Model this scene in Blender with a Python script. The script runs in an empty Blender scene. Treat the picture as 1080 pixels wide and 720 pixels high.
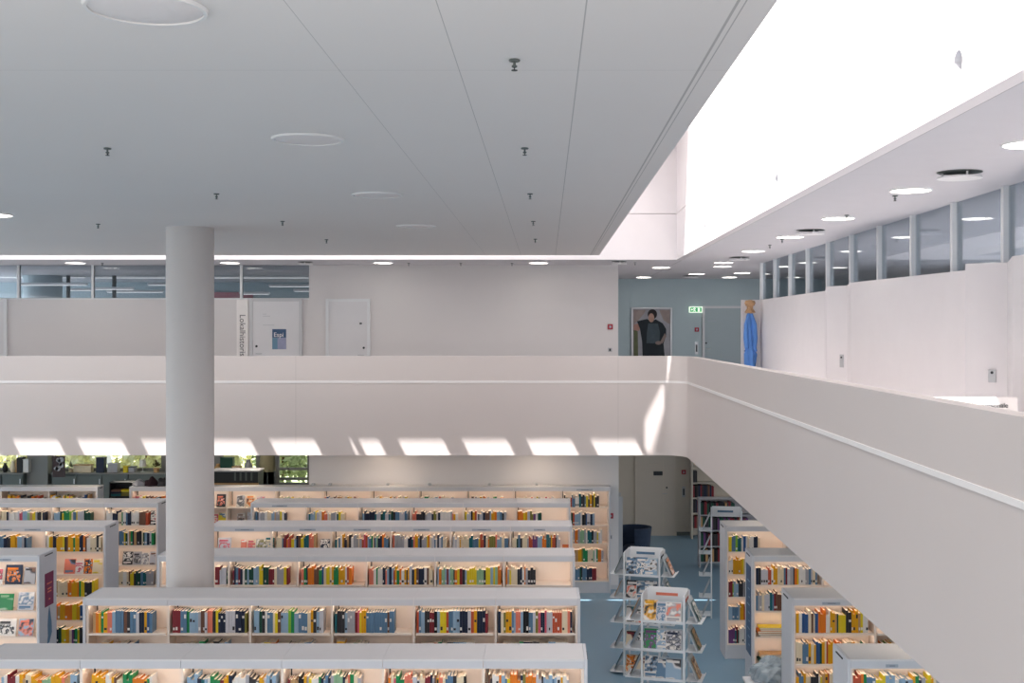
import bpy, bmesh, math, random
from mathutils import Matrix, Vector
R = random.Random(7)
S = bpy.context.scene
COL = S.collection
EYE = 4.93          # camera height above the lower floor
F = 1250.0          # focal length in pixels of the 1080 x 720 frame
VX, VY = 576.0, 349.0
def PX(px, Y): return (px - VX) * Y / F
def PZ(py, Y): return EYE - (py - VY) * Y / F
ORD = ('first second third fourth fifth sixth seventh eighth ninth tenth eleventh twelfth thirteenth fourteenth fifteenth '
       'sixteenth seventeenth eighteenth nineteenth twentieth').split()
ORD += ['twenty-' + o for o in ORD[:9]] + ['thirtieth'] + ['thirty-' + o for o in ORD[:9]] + ['fortieth']

# ------------------------------------------------------------------ materials
def lin(c): return tuple(((v / 255) / 12.92 if v / 255 <= .04045 else ((v / 255 + .055) / 1.055) ** 2.4) for v in c) + (1.0,)
def mat(name, rgb, rough=.6, metal=0., noise=0., nscale=4., spec=.3, lines=None, line_dark=.55, bump=0.):
    m = bpy.data.materials.new(name); m.use_nodes = True
    nt = m.node_tree; b = nt.nodes['Principled BSDF']
    c = lin(rgb) if max(rgb) > 1 else tuple(rgb) + (1.,)
    b.inputs['Base Color'].default_value = c
    b.inputs['Roughness'].default_value = rough
    b.inputs['Metallic'].default_value = metal
    b.inputs['Specular IOR Level'].default_value = spec
    last = None
    tc = nt.nodes.new('ShaderNodeTexCoord')
    nz = nt.nodes.new('ShaderNodeTexNoise'); nz.inputs['Scale'].default_value = nscale; nz.inputs['Detail'].default_value = 3
    nt.links.new(tc.outputs['Object'], nz.inputs['Vector'])
    mx = nt.nodes.new('ShaderNodeMixRGB'); mx.blend_type = 'MIX'
    d = max(noise, .03)
    mx.inputs[1].default_value = tuple(max(0, v * (1 - d)) for v in c[:3]) + (1,)
    mx.inputs[2].default_value = tuple(min(1, v * (1 + d)) for v in c[:3]) + (1,)
    nt.links.new(nz.outputs['Fac'], mx.inputs[0]); last = mx.outputs[0]
    if lines:                                   # fine joints between panels, at fixed places on the thing itself
        sp = nt.nodes.new('ShaderNodeSeparateXYZ'); nt.links.new(tc.outputs['Object'], sp.inputs[0])
        for ax, pos, wd in lines:
            s = nt.nodes.new('ShaderNodeMath'); s.operation = 'SUBTRACT'; s.inputs[1].default_value = pos
            nt.links.new(sp.outputs[ax], s.inputs[0])
            a = nt.nodes.new('ShaderNodeMath'); a.operation = 'ABSOLUTE'; nt.links.new(s.outputs[0], a.inputs[0])
            l = nt.nodes.new('ShaderNodeMath'); l.operation = 'LESS_THAN'; l.inputs[1].default_value = wd / 2
            nt.links.new(a.outputs[0], l.inputs[0])
            q = nt.nodes.new('ShaderNodeMixRGB'); q.blend_type = 'MULTIPLY'
            q.inputs[2].default_value = (line_dark,) * 3 + (1,)
            nt.links.new(l.outputs[0], q.inputs[0]); nt.links.new(last, q.inputs[1]); last = q.outputs[0]
    nt.links.new(last, b.inputs['Base Color'])
    if bump:
        bp = nt.nodes.new('ShaderNodeBump'); bp.inputs['Strength'].default_value = bump
        nt.links.new(nz.outputs['Fac'], bp.inputs['Height']); nt.links.new(bp.outputs[0], b.inputs['Normal'])
    return m
def emit(name, rgb, st):
    m = bpy.data.materials.new(name); m.use_nodes = True
    nt = m.node_tree; b = nt.nodes['Principled BSDF']
    b.inputs['Base Color'].default_value = tuple(rgb) + (1,)
    b.inputs['Emission Color'].default_value = tuple(rgb) + (1,)
    b.inputs['Emission Strength'].default_value = st
    return m
def glass_mat(name, tint, refl=.08):
    m = bpy.data.materials.new(name); m.use_nodes = True
    nt = m.node_tree; nt.nodes.remove(nt.nodes['Principled BSDF'])
    o = nt.nodes['Material Output']
    t = nt.nodes.new('ShaderNodeBsdfTransparent'); t.inputs[0].default_value = tuple(tint) + (1,)
    g = nt.nodes.new('ShaderNodeBsdfGlossy'); g.inputs['Roughness'].default_value = .02
    fr = nt.nodes.new('ShaderNodeLayerWeight'); fr.inputs[0].default_value = .25
    mu = nt.nodes.new('ShaderNodeMath'); mu.operation = 'MULTIPLY_ADD'; mu.inputs[1].default_value = .45; mu.inputs[2].default_value = refl * .5
    nt.links.new(fr.outputs['Fresnel'], mu.inputs[0])
    mx = nt.nodes.new('ShaderNodeMixShader')
    nt.links.new(mu.outputs[0], mx.inputs[0]); nt.links.new(t.outputs[0], mx.inputs[1]); nt.links.new(g.outputs[0], mx.inputs[2])
    nt.links.new(mx.outputs[0], o.inputs[0])
    return m

M = {}
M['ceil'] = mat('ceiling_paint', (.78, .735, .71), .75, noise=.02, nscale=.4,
    lines=[(0, .155, .006), (0, -.42, .004), (0, -1.0, .003), (1, 5.73, .003), (0, .735, .012), (0, .765, .006)], line_dark=.62)
M['ceil_plain'] = mat('ceiling_rim_paint', (.76, .74, .73), .7)
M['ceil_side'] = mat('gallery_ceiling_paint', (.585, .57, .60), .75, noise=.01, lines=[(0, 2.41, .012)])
M['shaft'] = mat('shaft_paint', (.76, .72, .735), .7, noise=.01)
M['wall'] = mat('wall_paint', (.675, .655, .655), .65, noise=.015, nscale=.8)
M['wall_white'] = mat('partition_paint', (.72, .70, .72), .5, noise=.01)
M['wall_blue'] = mat('end_wall_paint', (.36, .44, .475), .65, noise=.02)
M['wall_beige'] = mat('lower_wall_paint', (.56, .51, .44), .65, noise=.02)
M['parapet'] = mat('parapet_paint', (.625, .565, .545), .6, noise=.012, nscale=.6, lines=[(0, 1.27, .008), (0, -4.415, .008)], line_dark=.8)
M['strip'] = mat('parapet_strip_paint', (.83, .80, .79), .5)
M['floor'] = mat('blue_vinyl', (.19, .315, .42), .35, noise=.06, nscale=1.5, spec=.4)
M['carpet'] = mat('gallery_floor', (.86, .83, .82), .8)
M['column'] = mat('column_paint', (.585, .555, .545), .6)
M['roof'] = mat('roof_boards', (.5, .5, .5), .8)
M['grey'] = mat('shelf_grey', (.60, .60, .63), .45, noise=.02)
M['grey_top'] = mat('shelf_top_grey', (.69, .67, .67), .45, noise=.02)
M['cream'] = mat('shelf_cream', (.90, .77, .67), .5, noise=.02)
M['label'] = mat('label_plate_grey', (.36, .40, .46), .5)
M['page'] = mat('book_paper', (.86, .74, .60), .8, noise=.05)
M['white'] = mat('white_enamel', (.80, .80, .81), .4)
M['dark'] = mat('dark_grey', (.03, .035, .04), .5)
M['black'] = mat('black', (.012, .012, .014), .5)
M['metal'] = mat('brushed_metal', (.45, .46, .48), .35, .7)
M['mullion'] = mat('mullion_white', (.72, .74, .76), .5)
M['door'] = mat('door_white', (.68, .68, .70), .5)
M['doorblue'] = mat('door_blue_grey', (.32, .385, .415), .5)
M['doorbeige'] = mat('door_beige', (.54, .49, .43), .5)
M['trim'] = mat('door_trim', (.55, .56, .58), .5)
M['lamp'] = emit('lamp_diffuser_lit', (1., .94, .86), 9.)
M['lamp_off'] = mat('lamp_diffuser_unlit', (.80, .75, .74), .5)
M['glass'] = glass_mat('partition_glass', (.66, .70, .73))
M['wglass'] = glass_mat('window_glass', (.9, .95, .92), .05)
M['red'] = mat('alarm_red', (.35, .03, .05), .4)
M['green_sign'] = emit('exit_green', (.02, .26, .10), .6)
M['white_sign'] = emit('exit_white', (.85, 1., .8), .7)
M['ink'] = mat('grey_ink', (.16, .16, .17), .6)
M['ink_pale'] = mat('pale_ink', (.07, .07, .075), .6)
M['blue_cloth'] = mat('blue_cloth', (.10, .25, .62), .8, noise=.12, nscale=9)
M['tan_cloth'] = mat('tan_cloth', (.48, .30, .17), .85, noise=.25, nscale=20)
M['burgundy'] = mat('burgundy_sign', (.20, .03, .08), .5)
M['navy_sign'] = mat('navy_sign', (.05, .10, .19), .45)
M['olive'] = mat('olive_shade', (.13, .12, .07), .7)
M['greygreen'] = mat('grey_green_front', (.12, .14, .135), .55)
M['pier'] = mat('grey_pier', (.26, .25, .24), .6)
M['leaf'] = mat('leaf_green', (.48, .53, .34), .6, noise=.4, nscale=3)
M['leaf_pale'] = mat('leaf_pale', (.78, .74, .50), .6, noise=.3, nscale=3)
M['ground'] = mat('outdoor_ground', (.45, .48, .28), .9, noise=.3)
M['plastic'] = mat('crumpled_plastic', (.34, .40, .44), .25, noise=.35, nscale=6, spec=.6)
PAL = {'teal': (26, 96, 104), 'navy': (32, 42, 64), 'blue': (52, 86, 134), 'steel-blue': (92, 124, 152), 'light-blue': (146, 172, 194),
       'mustard': (222, 160, 22), 'yellow': (222, 196, 40), 'orange': (224, 122, 34), 'brick-red': (186, 82, 54), 'dark-red': (126, 42, 50),
       'charcoal': (52, 50, 54), 'black': (26, 26, 30), 'white': (226, 220, 214), 'cream': (226, 208, 178), 'grey': (166, 164, 168),
       'pale-grey': (196, 194, 200), 'green': (34, 132, 76), 'dark-green': (30, 74, 60), 'pale-green': (142, 178, 142), 'lime': (132, 182, 62),
       'pink': (204, 92, 110), 'salmon': (224, 124, 100), 'purple': (110, 66, 116), 'brown': (112, 78, 62), 'olive': (128, 122, 60), 'tan': (190, 150, 104)}
for k, v in PAL.items(): M['b_' + k] = mat('cover_' + k.replace('-', '_'), v, .5, noise=.10, nscale=18)

# ------------------------------------------------------------------ mesh helpers
class MB:
    def __init__(s): s.v = []; s.f = []; s.m = []
    def quad(s, pts, m=0):
        n = len(s.v); s.v += [tuple(p) for p in pts]; s.f.append(tuple(range(n, n + len(pts)))); s.m.append(m); return s
    def box(s, x0, x1, y0, y1, z0, z1, m=0, mtop=None, mx=None):
        n = len(s.v)
        p = [(x0, y0, z0), (x1, y0, z0), (x1, y1, z0), (x0, y1, z0), (x0, y0, z1), (x1, y0, z1), (x1, y1, z1), (x0, y1, z1)]
        if mx is not None: p = [tuple(mx @ Vector(q)) for q in p]
        s.v += p
        for i, f in enumerate([(0, 3, 2, 1), (4, 5, 6, 7), (0, 1, 5, 4), (1, 2, 6, 5), (2, 3, 7, 6), (3, 0, 4, 7)]):
            s.f.append(tuple(n + a for a in f)); s.m.append(mtop if (i == 1 and mtop is not None) else m)
        return s
    def tube(s, pts, r, seg=8, m=0, cap=True):
        rs = r if isinstance(r, (list, tuple)) else [r] * len(pts)
        P = [Vector(p) for p in pts]; base = len(s.v)
        for i, p in enumerate(P):
            d = (P[min(i + 1, len(P) - 1)] - P[max(i - 1, 0)]).normalized()
            a = Vector((0, 0, 1)) if abs(d.z) < .9 else Vector((1, 0, 0))
            u = d.cross(a).normalized(); w = d.cross(u)
            for k in range(seg):
                t = 2 * math.pi * k / seg
                s.v.append(tuple(p + rs[i] * (math.cos(t) * u + math.sin(t) * w)))
        for i in range(len(P) - 1):
            for k in range(seg):
                a = base + i * seg + k; b = base + i * seg + (k + 1) % seg
                s.f.append((a, b, b + seg, a + seg)); s.m.append(m)
        if cap:
            s.f.append(tuple(base + k for k in range(seg))[::-1]); s.m.append(m)
            s.f.append(tuple(base + (len(P) - 1) * seg + k for k in range(seg))); s.m.append(m)
        return s
    def lathe(s, prof, seg=32, c=(0, 0, 0), m=0, axis='z', fold=None):
        base = len(s.v)
        for j, (r, z) in enumerate(prof):
            for k in range(seg):
                t = 2 * math.pi * k / seg
                rr = r * (1 + (fold(t, z) if fold else 0))
                a, b = rr * math.cos(t), rr * math.sin(t)
                q = {'z': (a, b, z), 'y': (a, z, b), 'x': (z, a, b)}[axis]
                s.v.append((c[0] + q[0], c[1] + q[1], c[2] + q[2]))
        for j in range(len(prof) - 1):
            for k in range(seg):
                a = base + j * seg + k; b = base + j * seg + (k + 1) % seg
                s.f.append((a, b, b + seg, a + seg)); s.m.append(m)
        s.f.append(tuple(base + k for k in range(seg))[::-1]); s.m.append(m)
        e = base + (len(prof) - 1) * seg
        s.f.append(tuple(e + k for k in range(seg))); s.m.append(m)
        return s
    def mesh(s, name, mats, smooth=False):
        me = bpy.data.meshes.new(name); me.from_pydata(s.v, [], s.f)
        for m in (mats if isinstance(mats, (list, tuple)) else [mats]): me.materials.append(m)
        me.polygons.foreach_set('material_index', s.m)
        bm = bmesh.new(); bm.from_mesh(me); bmesh.ops.recalc_face_normals(bm, faces=bm.faces); bm.to_mesh(me); bm.free()
        if smooth:
            me.polygons.foreach_set('use_smooth', [True] * len(me.polygons))
            try: me.set_sharp_from_angle(angle=math.radians(40))
            except Exception: pass
        me.update(); return me
def obj(name, me, parent=None, loc=(0, 0, 0), rot=(0, 0, 0)):
    o = bpy.data.objects.new(name, me); COL.objects.link(o); o.location = loc; o.rotation_euler = rot
    if parent is not None: o.parent = parent
    return o
def tag(o, label, cat, group=None):
    o['label'] = label; o['category'] = cat
    if group: o['group'] = group
    return o
def root(name, label, cat, loc=(0, 0, 0), rz=0, group=None): return tag(obj(name, None, None, loc, (0, 0, rz)), label, cat, group)
def struct(name, me):
    o = obj(name, me); o['kind'] = 'structure'; return o
def bx(name, m, *a, parent=None, loc=(0, 0, 0)):
    return obj(name, MB().box(*a).mesh(name, m), parent, loc)
def bevel(o, w=.005, seg=2):
    md = o.modifiers.new('bevel', 'BEVEL'); md.width = w; md.segments = seg; md.limit_method = 'ANGLE'; return o
def sbox(name, m, *a): return struct(name, MB().box(*a).mesh(name, m))
def bake(tmp, name):                     # evaluated mesh of a temporary curve / text object
    bpy.context.view_layer.update()
    dg = bpy.context.evaluated_depsgraph_get()
    me = bpy.data.meshes.new_from_object(tmp.evaluated_get(dg)); me.name = name
    bpy.data.objects.remove(tmp); return me
def plate(name, outer, holes, thick, m):  # flat plate in its XY plane, extruded +-thick/2, with holes cut through
    cu = bpy.data.curves.new(name, 'CURVE'); cu.dimensions = '2D'; cu.fill_mode = 'BOTH'; cu.extrude = thick / 2
    for pts in [outer] + holes:
        sp = cu.splines.new('POLY'); sp.points.add(len(pts) - 1); sp.use_cyclic_u = True
        for p, q in zip(sp.points, pts): p.co = (q[0], q[1], 0, 1)
    t = bpy.data.objects.new(name, cu); COL.objects.link(t)
    me = bake(t, name); me.materials.clear(); me.materials.append(m); return me
def text_mesh(body, size, m, name='lettering', depth=.002):
    cu = bpy.data.curves.new(name, 'FONT'); cu.body = body; cu.size = size; cu.extrude = depth; cu.align_x = 'CENTER'; cu.align_y = 'CENTER'
    t = bpy.data.objects.new(name, cu); COL.objects.link(t)
    me = bake(t, name); me.materials.clear(); me.materials.append(m); return me
def poly_prism(pts, y0, y1, m=0, mb=None):   # polygon in XZ, extruded along Y
    mb = mb or MB(); n = len(mb.v); k = len(pts)
    mb.v += [(x, y0, z) for x, z in pts] + [(x, y1, z) for x, z in pts]
    mb.f.append(tuple(n + i for i in range(k))); mb.m.append(m)
    mb.f.append(tuple(n + k + i for i in range(k))[::-1]); mb.m.append(m)
    for i in range(k): mb.f.append((n + i, n + (i + 1) % k, n + k + (i + 1) % k, n + k + i)); mb.m.append(m)
    return mb

# ------------------------------------------------------------------ levels
ZC, ZU, ZS = 6.19, 3.45, 2.74      # gallery ceiling, gallery floor, slab underside
YB, YW, YE = 20.9, 22.65, 28.6     # parapet face, wall behind it, end wall
XP, XS = 2.45, 2.30                # side parapet face, shaft wall
ZR = 8.6

# ------------------------------------------------------------------ shell
sbox('floor', M['floor'], -18, 9, 2, YE + .2, -.12, 0)
sbox('ground_outside', M['ground'], -24, 9, YE + .2, 44, -.3, -.02)
sbox('ceiling', M['ceil'], -18, .882, -4, 19.7, ZC, ZC + .12)
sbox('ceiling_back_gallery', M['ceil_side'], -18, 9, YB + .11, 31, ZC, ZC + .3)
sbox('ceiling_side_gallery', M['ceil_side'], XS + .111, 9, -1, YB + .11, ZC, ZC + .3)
# slab under the galleries
sbox('floor_back_gallery', M['carpet'], -18, 9, YB + .15, 31, ZS, ZU)
sbox('floor_side_gallery', M['carpet'], XP + .15, 9, 1, YB + .15, ZS, ZU)
# shaft walls: two bands with an open joint between them
G = 7.0
for nm, z0, z1 in (('wall_shaft_back_lower', ZC, G - .005), ('wall_shaft_back_upper', G + .005, ZR)):
    sbox(nm, M['shaft'], -18, XS + .11, YB, YB + .11, z0, z1)
def shaft_side(nm, z0, z1, holes):
    out = [(-1, z0), (YB, z0), (YB, z1), (-1, z1)]
    hs = [[(cy + r * math.cos(2 * math.pi * k / 40), cz + r * math.sin(2 * math.pi * k / 40)) for k in range(40)] for cy, cz, r in holes]
    me = plate(nm, out, hs, .11, M['shaft'])
    me.transform(Matrix(((0, 0, 1, XS + .055), (1, 0, 0, 0), (0, 1, 0, 0), (0, 0, 0, 1))))
    return struct(nm, me)
HOLES = [(6.62, 6.425, .072), (11.83, 6.425, .072), (17.15, 6.425, .072)]
shaft_side('wall_shaft_side_lower', ZC, G - .005, HOLES)
shaft_side('wall_shaft_side_upper', G + .005, ZR, [])
sbox('wall_shaft_backing', M['grey'], XS + .22, XS + .3, -1, YB + .3, ZC + .3, ZR)
for i, (cy, cz, r) in enumerate(HOLES):
    mb = MB().lathe([(r - .001, XS + .004), (r - .001, XS + .19), (r * .98, XS + .195)], 32, (0, cy, cz), axis='x')
    mb.f = [f for f in mb.f if len(f) == 4] + [mb.f[-1]]; mb.m = [0] * len(mb.f)
    tag(obj('wall_spout', mb.mesh('wall_spout', M['grey'], True)), f'round opening in the white shaft wall, {("nearest the camera", "middle of three", "farthest, close to the back corner")[i]}', 'opening', 'round openings in the shaft wall')
# unseen roof; skylight openings shaped to drop the sun patches in place
SX, SY = .5, .3175                 # sun drift in x and y per metre of fall
holes = []
for n in range(-9, 4):
    x0 = -2.58 + 1.132 * n - SX * (ZR - 2.85)
    if n == -1:
        holes.append([(x0 + .27, 18.3), (x0 + .36, 18.3), (x0 + .36, 19.12), (x0 + .27, 19.12)])
        holes.append([(x0 + .44, 18.3), (x0 + .84, 18.3), (x0 + .84, 19.12), (x0 + .44, 19.12)])
    else:
        holes.append([(x0, 18.3), (x0 + .84, 18.3), (x0 + .84, 19.12), (x0, 19.12)])
def up(X, z): return (X - SX * (ZR - z), YB - SY * (ZR - z))
holes.append([up(1.744, 2.70), up(1.86, 2.70), up(2.08, 3.458), up(2.08, 4.027), up(1.744, 3.358)])  # corner openings cut only so sun patches fall beside the rounded corner
holes.append([up(2.19, 4.55), up(2.33, 4.6), up(2.15, 3.86), up(2.13, 3.86)])
holes.append([(.5, -.9), (2.25, -.9), (2.25, 18.95), (.5, 18.95)])
me = plate('roof', [(-18, -3), (9, -3), (9, 31), (-18, 31)], holes, .1, M['roof'])
me.transform(Matrix.Translation((0, 0, ZR + .05))); struct('roof', me)

# parapet: L-shaped band with rounded corner
def band(name, z0, z1, off, th, m):
    r = .42; pts = [(-18, YB)]
    cx, cy = XP - r, YB - r
    arc = [(math.cos(t), math.sin(t)) for t in [math.pi / 2 - k * math.pi / 2 / 16 for k in range(17)]]
    inner = [(-18., YB - off)] + [(cx + (r - off) * a, cy + (r - off) * b) for a, b in arc] + [(XP - off, 1.5)]
    outer = [(-18., YB - off + th)] + [(cx + (r - off + th) * a, cy + (r - off + th) * b) for a, b in arc] + [(XP - off + th, 1.5)]
    mb = MB(); n = len(inner)
    mb.v = [(x, y, z0) for x, y in inner] + [(x, y, z1) for x, y in inner] + [(x, y, z0) for x, y in outer] + [(x, y, z1) for x, y in outer]
    for i in range(n - 1):
        mb.f += [(i, i + 1, n + i + 1, n + i), (2 * n + i, 3 * n + i, 3 * n + i + 1, 2 * n + i + 1), (n + i, n + i + 1, 3 * n + i + 1, 3 * n + i), (i, 2 * n + i, 2 * n + i + 1, i + 1)]
    mb.f += [(0, n, 3 * n, 2 * n), (n - 1, 3 * n - 1, 4 * n - 1, 2 * n - 1)]
    mb.m = [0] * len(mb.f)
    return struct(name, mb.mesh(name, m, True))
band('wall_parapet', ZS, 4.488, 0, .15, M['parapet'])
band('trim_1', 4.015, 4.055, .006, .006, M['strip'])

# ------------------------------------------------------------------ walls behind
sbox('wall_back', M['wall'], PX(326, YW), PX(652, YW), YW, YE, ZU, ZC)
sbox('wall_back_lower', M['wall'], PX(326, YW), PX(652.5, YW), YW, YE, 0, ZS)
sbox('baseboard_back', M['trim'], .9, PX(652.5, YW), YW - .012, YW, 0, .08)
sbox('wall_end', M['wall_blue'], PX(652, YW), 9, YE, YE + .2, ZU, ZC)
sbox('wall_end_lower', M['wall_beige'], PX(652, YW), 9, YE, YE + .2, 0, ZS)
sbox('baseboard_end', M['greygreen'], PX(652, YW), 9, YE - .012, YE, 0, .09)
# glazed partition of the back gallery (beyond the column)
XB = PX(326, YW)
sbox('wall_partition_back', M['wall'], -18, XB, YW, YW + .12, ZU, 5.535)
def window(n, panes, bars, gm='glass', fm='mullion', extra=None):
    w = struct(f'window_{n}', MB().box(*panes).mesh('window_glass', M[gm]))
    for b in bars: bx('window_mullion', M[fm], *b, parent=w)
    return w
ms = [PX(p, YW) for p in (18.5, 97, 175.5, 254)]; ms = [ms[0] - 1.42 * k for k in range(4, 0, -1)] + ms
window(1, (-18, XB, YW + .055, YW + .065, 5.535, ZC),
       [(x - .022, x + .022, YW + .02, YW + .10, 5.535, ZC) for x in ms] + [(-18, XB, YW + .01, YW + .11, 5.535, 5.56)])
sbox('wall_office_back', M['wall_blue'], -18, XB, 30.6, 30.8, ZU, ZC)
# office behind the glass: a round column, a post and hanging linear lamps
struct('column_office', MB().lathe([(.42, ZU), (.42, ZC)], 40, (PX(45, 27), 27, 0)).mesh('column_office', M['wall_blue'], True))
for i, (px0, px1, py, Y) in enumerate(((20, 92, 300.5, 25.4), (70, 97, 306, 27), (100, 141, 305, 26.2), (113, 172, 308, 28), (156, 215, 300.5, 25.4), (284, 330, 302, 25.2), (310, 345, 307, 26.5), (253, 284, 310, 27.5), (0, 90, 292.5, 27.2), (100, 175, 292.8, 27.2), (226, 326, 292.8, 27.2))):
    x0, x1, z = PX(px0, Y), PX(px1, Y), PZ(py, Y)
    t = root('linear_lamp', f'slim white linear lamp hanging behind the gallery glass, {ORD[i]} of the office lamps', 'lamp', ((x0 + x1) / 2, Y, z), 0, 'linear lamps behind the gallery glass')
    h = (x1 - x0) / 2
    bevel(bx('lamp_body', M['white'], -h, h, -.06, .06, 0, .05, parent=t), .008)
    bx('lamp_tube', emit('linear_lamp_lit', (1, .93, .9), .9) if i == 0 else bpy.data.materials['linear_lamp_lit'], -h + .02, h - .02, -.045, .045, -.012, -.001, parent=t)
    for s in (-1, 1): obj('suspension_wire', MB().tube([(s * h * .7, 0, .05), (s * h * .7, 0, ZC - z)], .003, 5).mesh('suspension_wire', M['metal']), t)
for px in (72, 120.5):
    Y = 26.5; x = PX(px, Y)
    tag(obj('office_post', MB().tube([(x, Y, ZU), (x, Y, ZC - .02)], .045, 12).mesh('office_post', M['dark'], True)), f'thin dark post behind the gallery glass, {"beside the round column" if px < 100 else "between the hanging lamps"}', 'post')
bx_red = tag(bx('pinboard', mat('pink_pinboard', (.45, .16, .20), .8), PX(222, 30.5), PX(266, 30.5), 30.55, 30.599, PZ(322, 30.5), PZ(308, 30.5)), 'pink pinboard on the office wall behind the gallery glass', 'pinboard')

# side gallery partition: zigzag panels with two doors, glass above on a straight row of mullions
PL = [(3.95, 21.85), (4.0, 17.0), (3.62, 15.3), (3.80, 14.97), (3.62, 14.1), (3.97, 11.23), (3.58, 10.12), (3.87, 9.94), (3.58, 9.1), (3.97, 6.0), (3.97, 2.0)]
ZT = EYE + .575
mb = MB()
n = len(PL); th = .0
for x, y in PL: mb.v.append((x, y, ZU))
for x, y in PL: mb.v.append((x, y, ZT))
for x, y in PL: mb.v.append((4.2, y, ZU))
for x, y in PL: mb.v.append((4.2, y, ZT))
for i in range(n - 1):
    mb.f += [(i, i + 1, n + i + 1, n + i), (2 * n + i, 3 * n + i, 3 * n + i + 1, 2 * n + i + 1), (n + i, n + i + 1, 3 * n + i + 1, 3 * n + i), (i, 2 * n + i, 2 * n + i + 1, i + 1)]
mb.f += [(0, n, 3 * n, 2 * n), (n - 1, 3 * n - 1, 4 * n - 1, 2 * n - 1)]; mb.m = [0] * len(mb.f)
struct('wall_right', mb.mesh('wall_right', M['wall_white']))
sbox('wall_right_end', M['wall_white'], 3.61, 4.2, 21.85, 21.97, ZU, ZT)
XM = 4.02
my = [22.0 - 1.298 * k for k in range(16)]
window(2, (XM - .005, XM + .005, 2, 21.95, ZT, ZC), [(XM - .05, XM + .05, y - .03, y + .03, ZT, ZC) for y in my])
sbox('wall_room_right', M['wall_blue'], 8.8, 9, 0, 31, ZU, ZC)
# lift-style door plates on the two narrow door panels
for i, (px, py, Y, sc) in enumerate(((888, 380.5, 15.08, 1.), (1046.5, 396.5, 10.0, 1.))):
    # plate fixed on the zigzag face between the two vertices
    a, b = (Vector((3.62, 15.3)), Vector((3.80, 14.97))) if i == 0 else (Vector((3.58, 10.12)), Vector((3.87, 9.94)))
    best = min((abs(VX + F * (a.x + (b.x - a.x) * t / 50) / (a.y + (b.y - a.y) * t / 50) - px), t / 50) for t in range(51))[1]
    p = a.lerp(b, best); d = (b - a).normalized(); nrm = Vector((d.y, -d.x));  nrm = nrm if nrm.y < 0 else -nrm
    ang = math.atan2(d.y, d.x)
    z = PZ(py, p.y)
    t = root('door_plate', f'grey metal lock plate on the {"far" if i == 0 else "near"} narrow door of the side gallery', 'lock plate', (p.x + nrm.x * .004, p.y + nrm.y * .004, z), ang)
    h = 6.8 * p.y / F; w = .034 if i == 0 else .03
    bevel(bx('plate', M['metal'], -w, w, -.006, .004, -h, h, parent=t), .003)
    obj('keyhole', MB().lathe([(.012, -.012), (.012, -.006)], 14, (0, 0, h * .55), axis='y').mesh('keyhole', M['dark']), t)

# ------------------------------------------------------------------ doors
def door(n, x0, x1, Y, z0, z1, leaf, frame, face=-1, handle=None, hz=1.02, split=None):
    d = struct(f'door_{n}', MB().box(x0, x1, Y - .035, Y + .02, z0, z1).mesh('door_leaf', M[leaf]))
    fr = MB(); w = .055
    fr.box(x0 - w, x0, Y - .05, Y, z0, z1 + w).box(x1, x1 + w, Y - .05, Y, z0, z1 + w).box(x0, x1, Y - .05, Y, z1, z1 + w)
    obj('door_frame', fr.mesh('door_frame', M[frame]), d)
    if split: bx('meeting_strip', M[frame], split - .012, split + .012, Y - .045, Y - .035, z0, z1, parent=d)
    if handle is not None:
        hm = MB().tube([(handle, Y - .035, z0 + hz), (handle, Y - .085, z0 + hz), (handle + (.11 if handle < (x0 + x1) / 2 else -.11), Y - .085, z0 + hz)], .009, 8)
        obj('door_handle', hm.mesh('door_handle', M['metal'], True), d)
        obj('lock', MB().lathe([(.022, -.045), (.022, -.034)], 14, (handle, Y, z0 + hz + .14), axis='y').mesh('lock', M['dark']), d)
    return d
door(1, PX(347, YW), PX(387.5, YW), YW, ZU, PZ(318, YW), 'door', 'mullion', handle=PX(384, YW))
door(2, PX(267, YW), PX(316, YW), YW, ZU, PZ(317.8, YW), 'door', 'trim', handle=PX(271, YW), hz=1.05)
door(3, PX(743, YE), PX(781, YE), YE, ZU, PZ(325, YE), 'doorblue', 'trim', handle=PX(744.5, YE), hz=1.05)
door(4, PX(672, YE), PX(711, YE), YE, 0, 2.15, 'doorbeige', 'wall_beige', handle=PX(703, YE), split=PX(699.5, YE))
door(5, PX(-14, YW), PX(5, YW), YW, ZU, PZ(318, YW), 'door', 'mullion')
# small plates on the doors and walls
def plate_on(name, label, cat, px, py, w, h, Y, m, dep=.012):
    o = bevel(bx(name, m, -w / 2, w / 2, -dep, 0, -h / 2, h / 2, loc=(PX(px, Y), Y, PZ(py, Y))), .003); tag(o, label, cat); return o
plate_on('door_sign', 'tiny dark sign high on the plain white gallery door', 'sign', 380.5, 341, .045, .03, YW - .036, M['dark'])
def alarm(px, py, Y, label):
    t = root('fire_alarm', label, 'fire alarm', (PX(px, Y), Y, PZ(py, Y)))
    bevel(bx('housing', M['red'], -.05, .05, -.05, 0, -.05, .05, parent=t), .006)
    bx('button', M['label'], -.02, .02, -.054, -.051, -.02, .02, parent=t)
alarm(643.5, 344.5, YW, 'red fire alarm box on the white gallery wall above a small switch')
alarm(644, 543.5, YW, 'red fire alarm box on the lower wall beside the tall far bookcase')
alarm(734.8, 347.5, YE, 'dark red alarm box on the blue-grey end wall under the exit sign')
alarm(721, 497.5, YE, 'dark red alarm box on the lower beige wall near the double door')
def switch(px, py, Y, label, h=.08):
    t = root('wall_switch', label, 'switch', (PX(px, Y), Y, PZ(py, Y)))
    bevel(bx('plate', M['metal'], -.04, .04, -.012, 0, -h / 2, h / 2, parent=t), .004)
    bx('rocker', M['dark'], -.018, .018, -.02, -.013, -h * .3, h * .3, parent=t)
switch(643.3, 368.8, YW, 'small grey switch on the white gallery wall below the fire alarm')
switch(643.5, 566, YW, 'small dark switch on the lower wall under the fire alarm')
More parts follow.
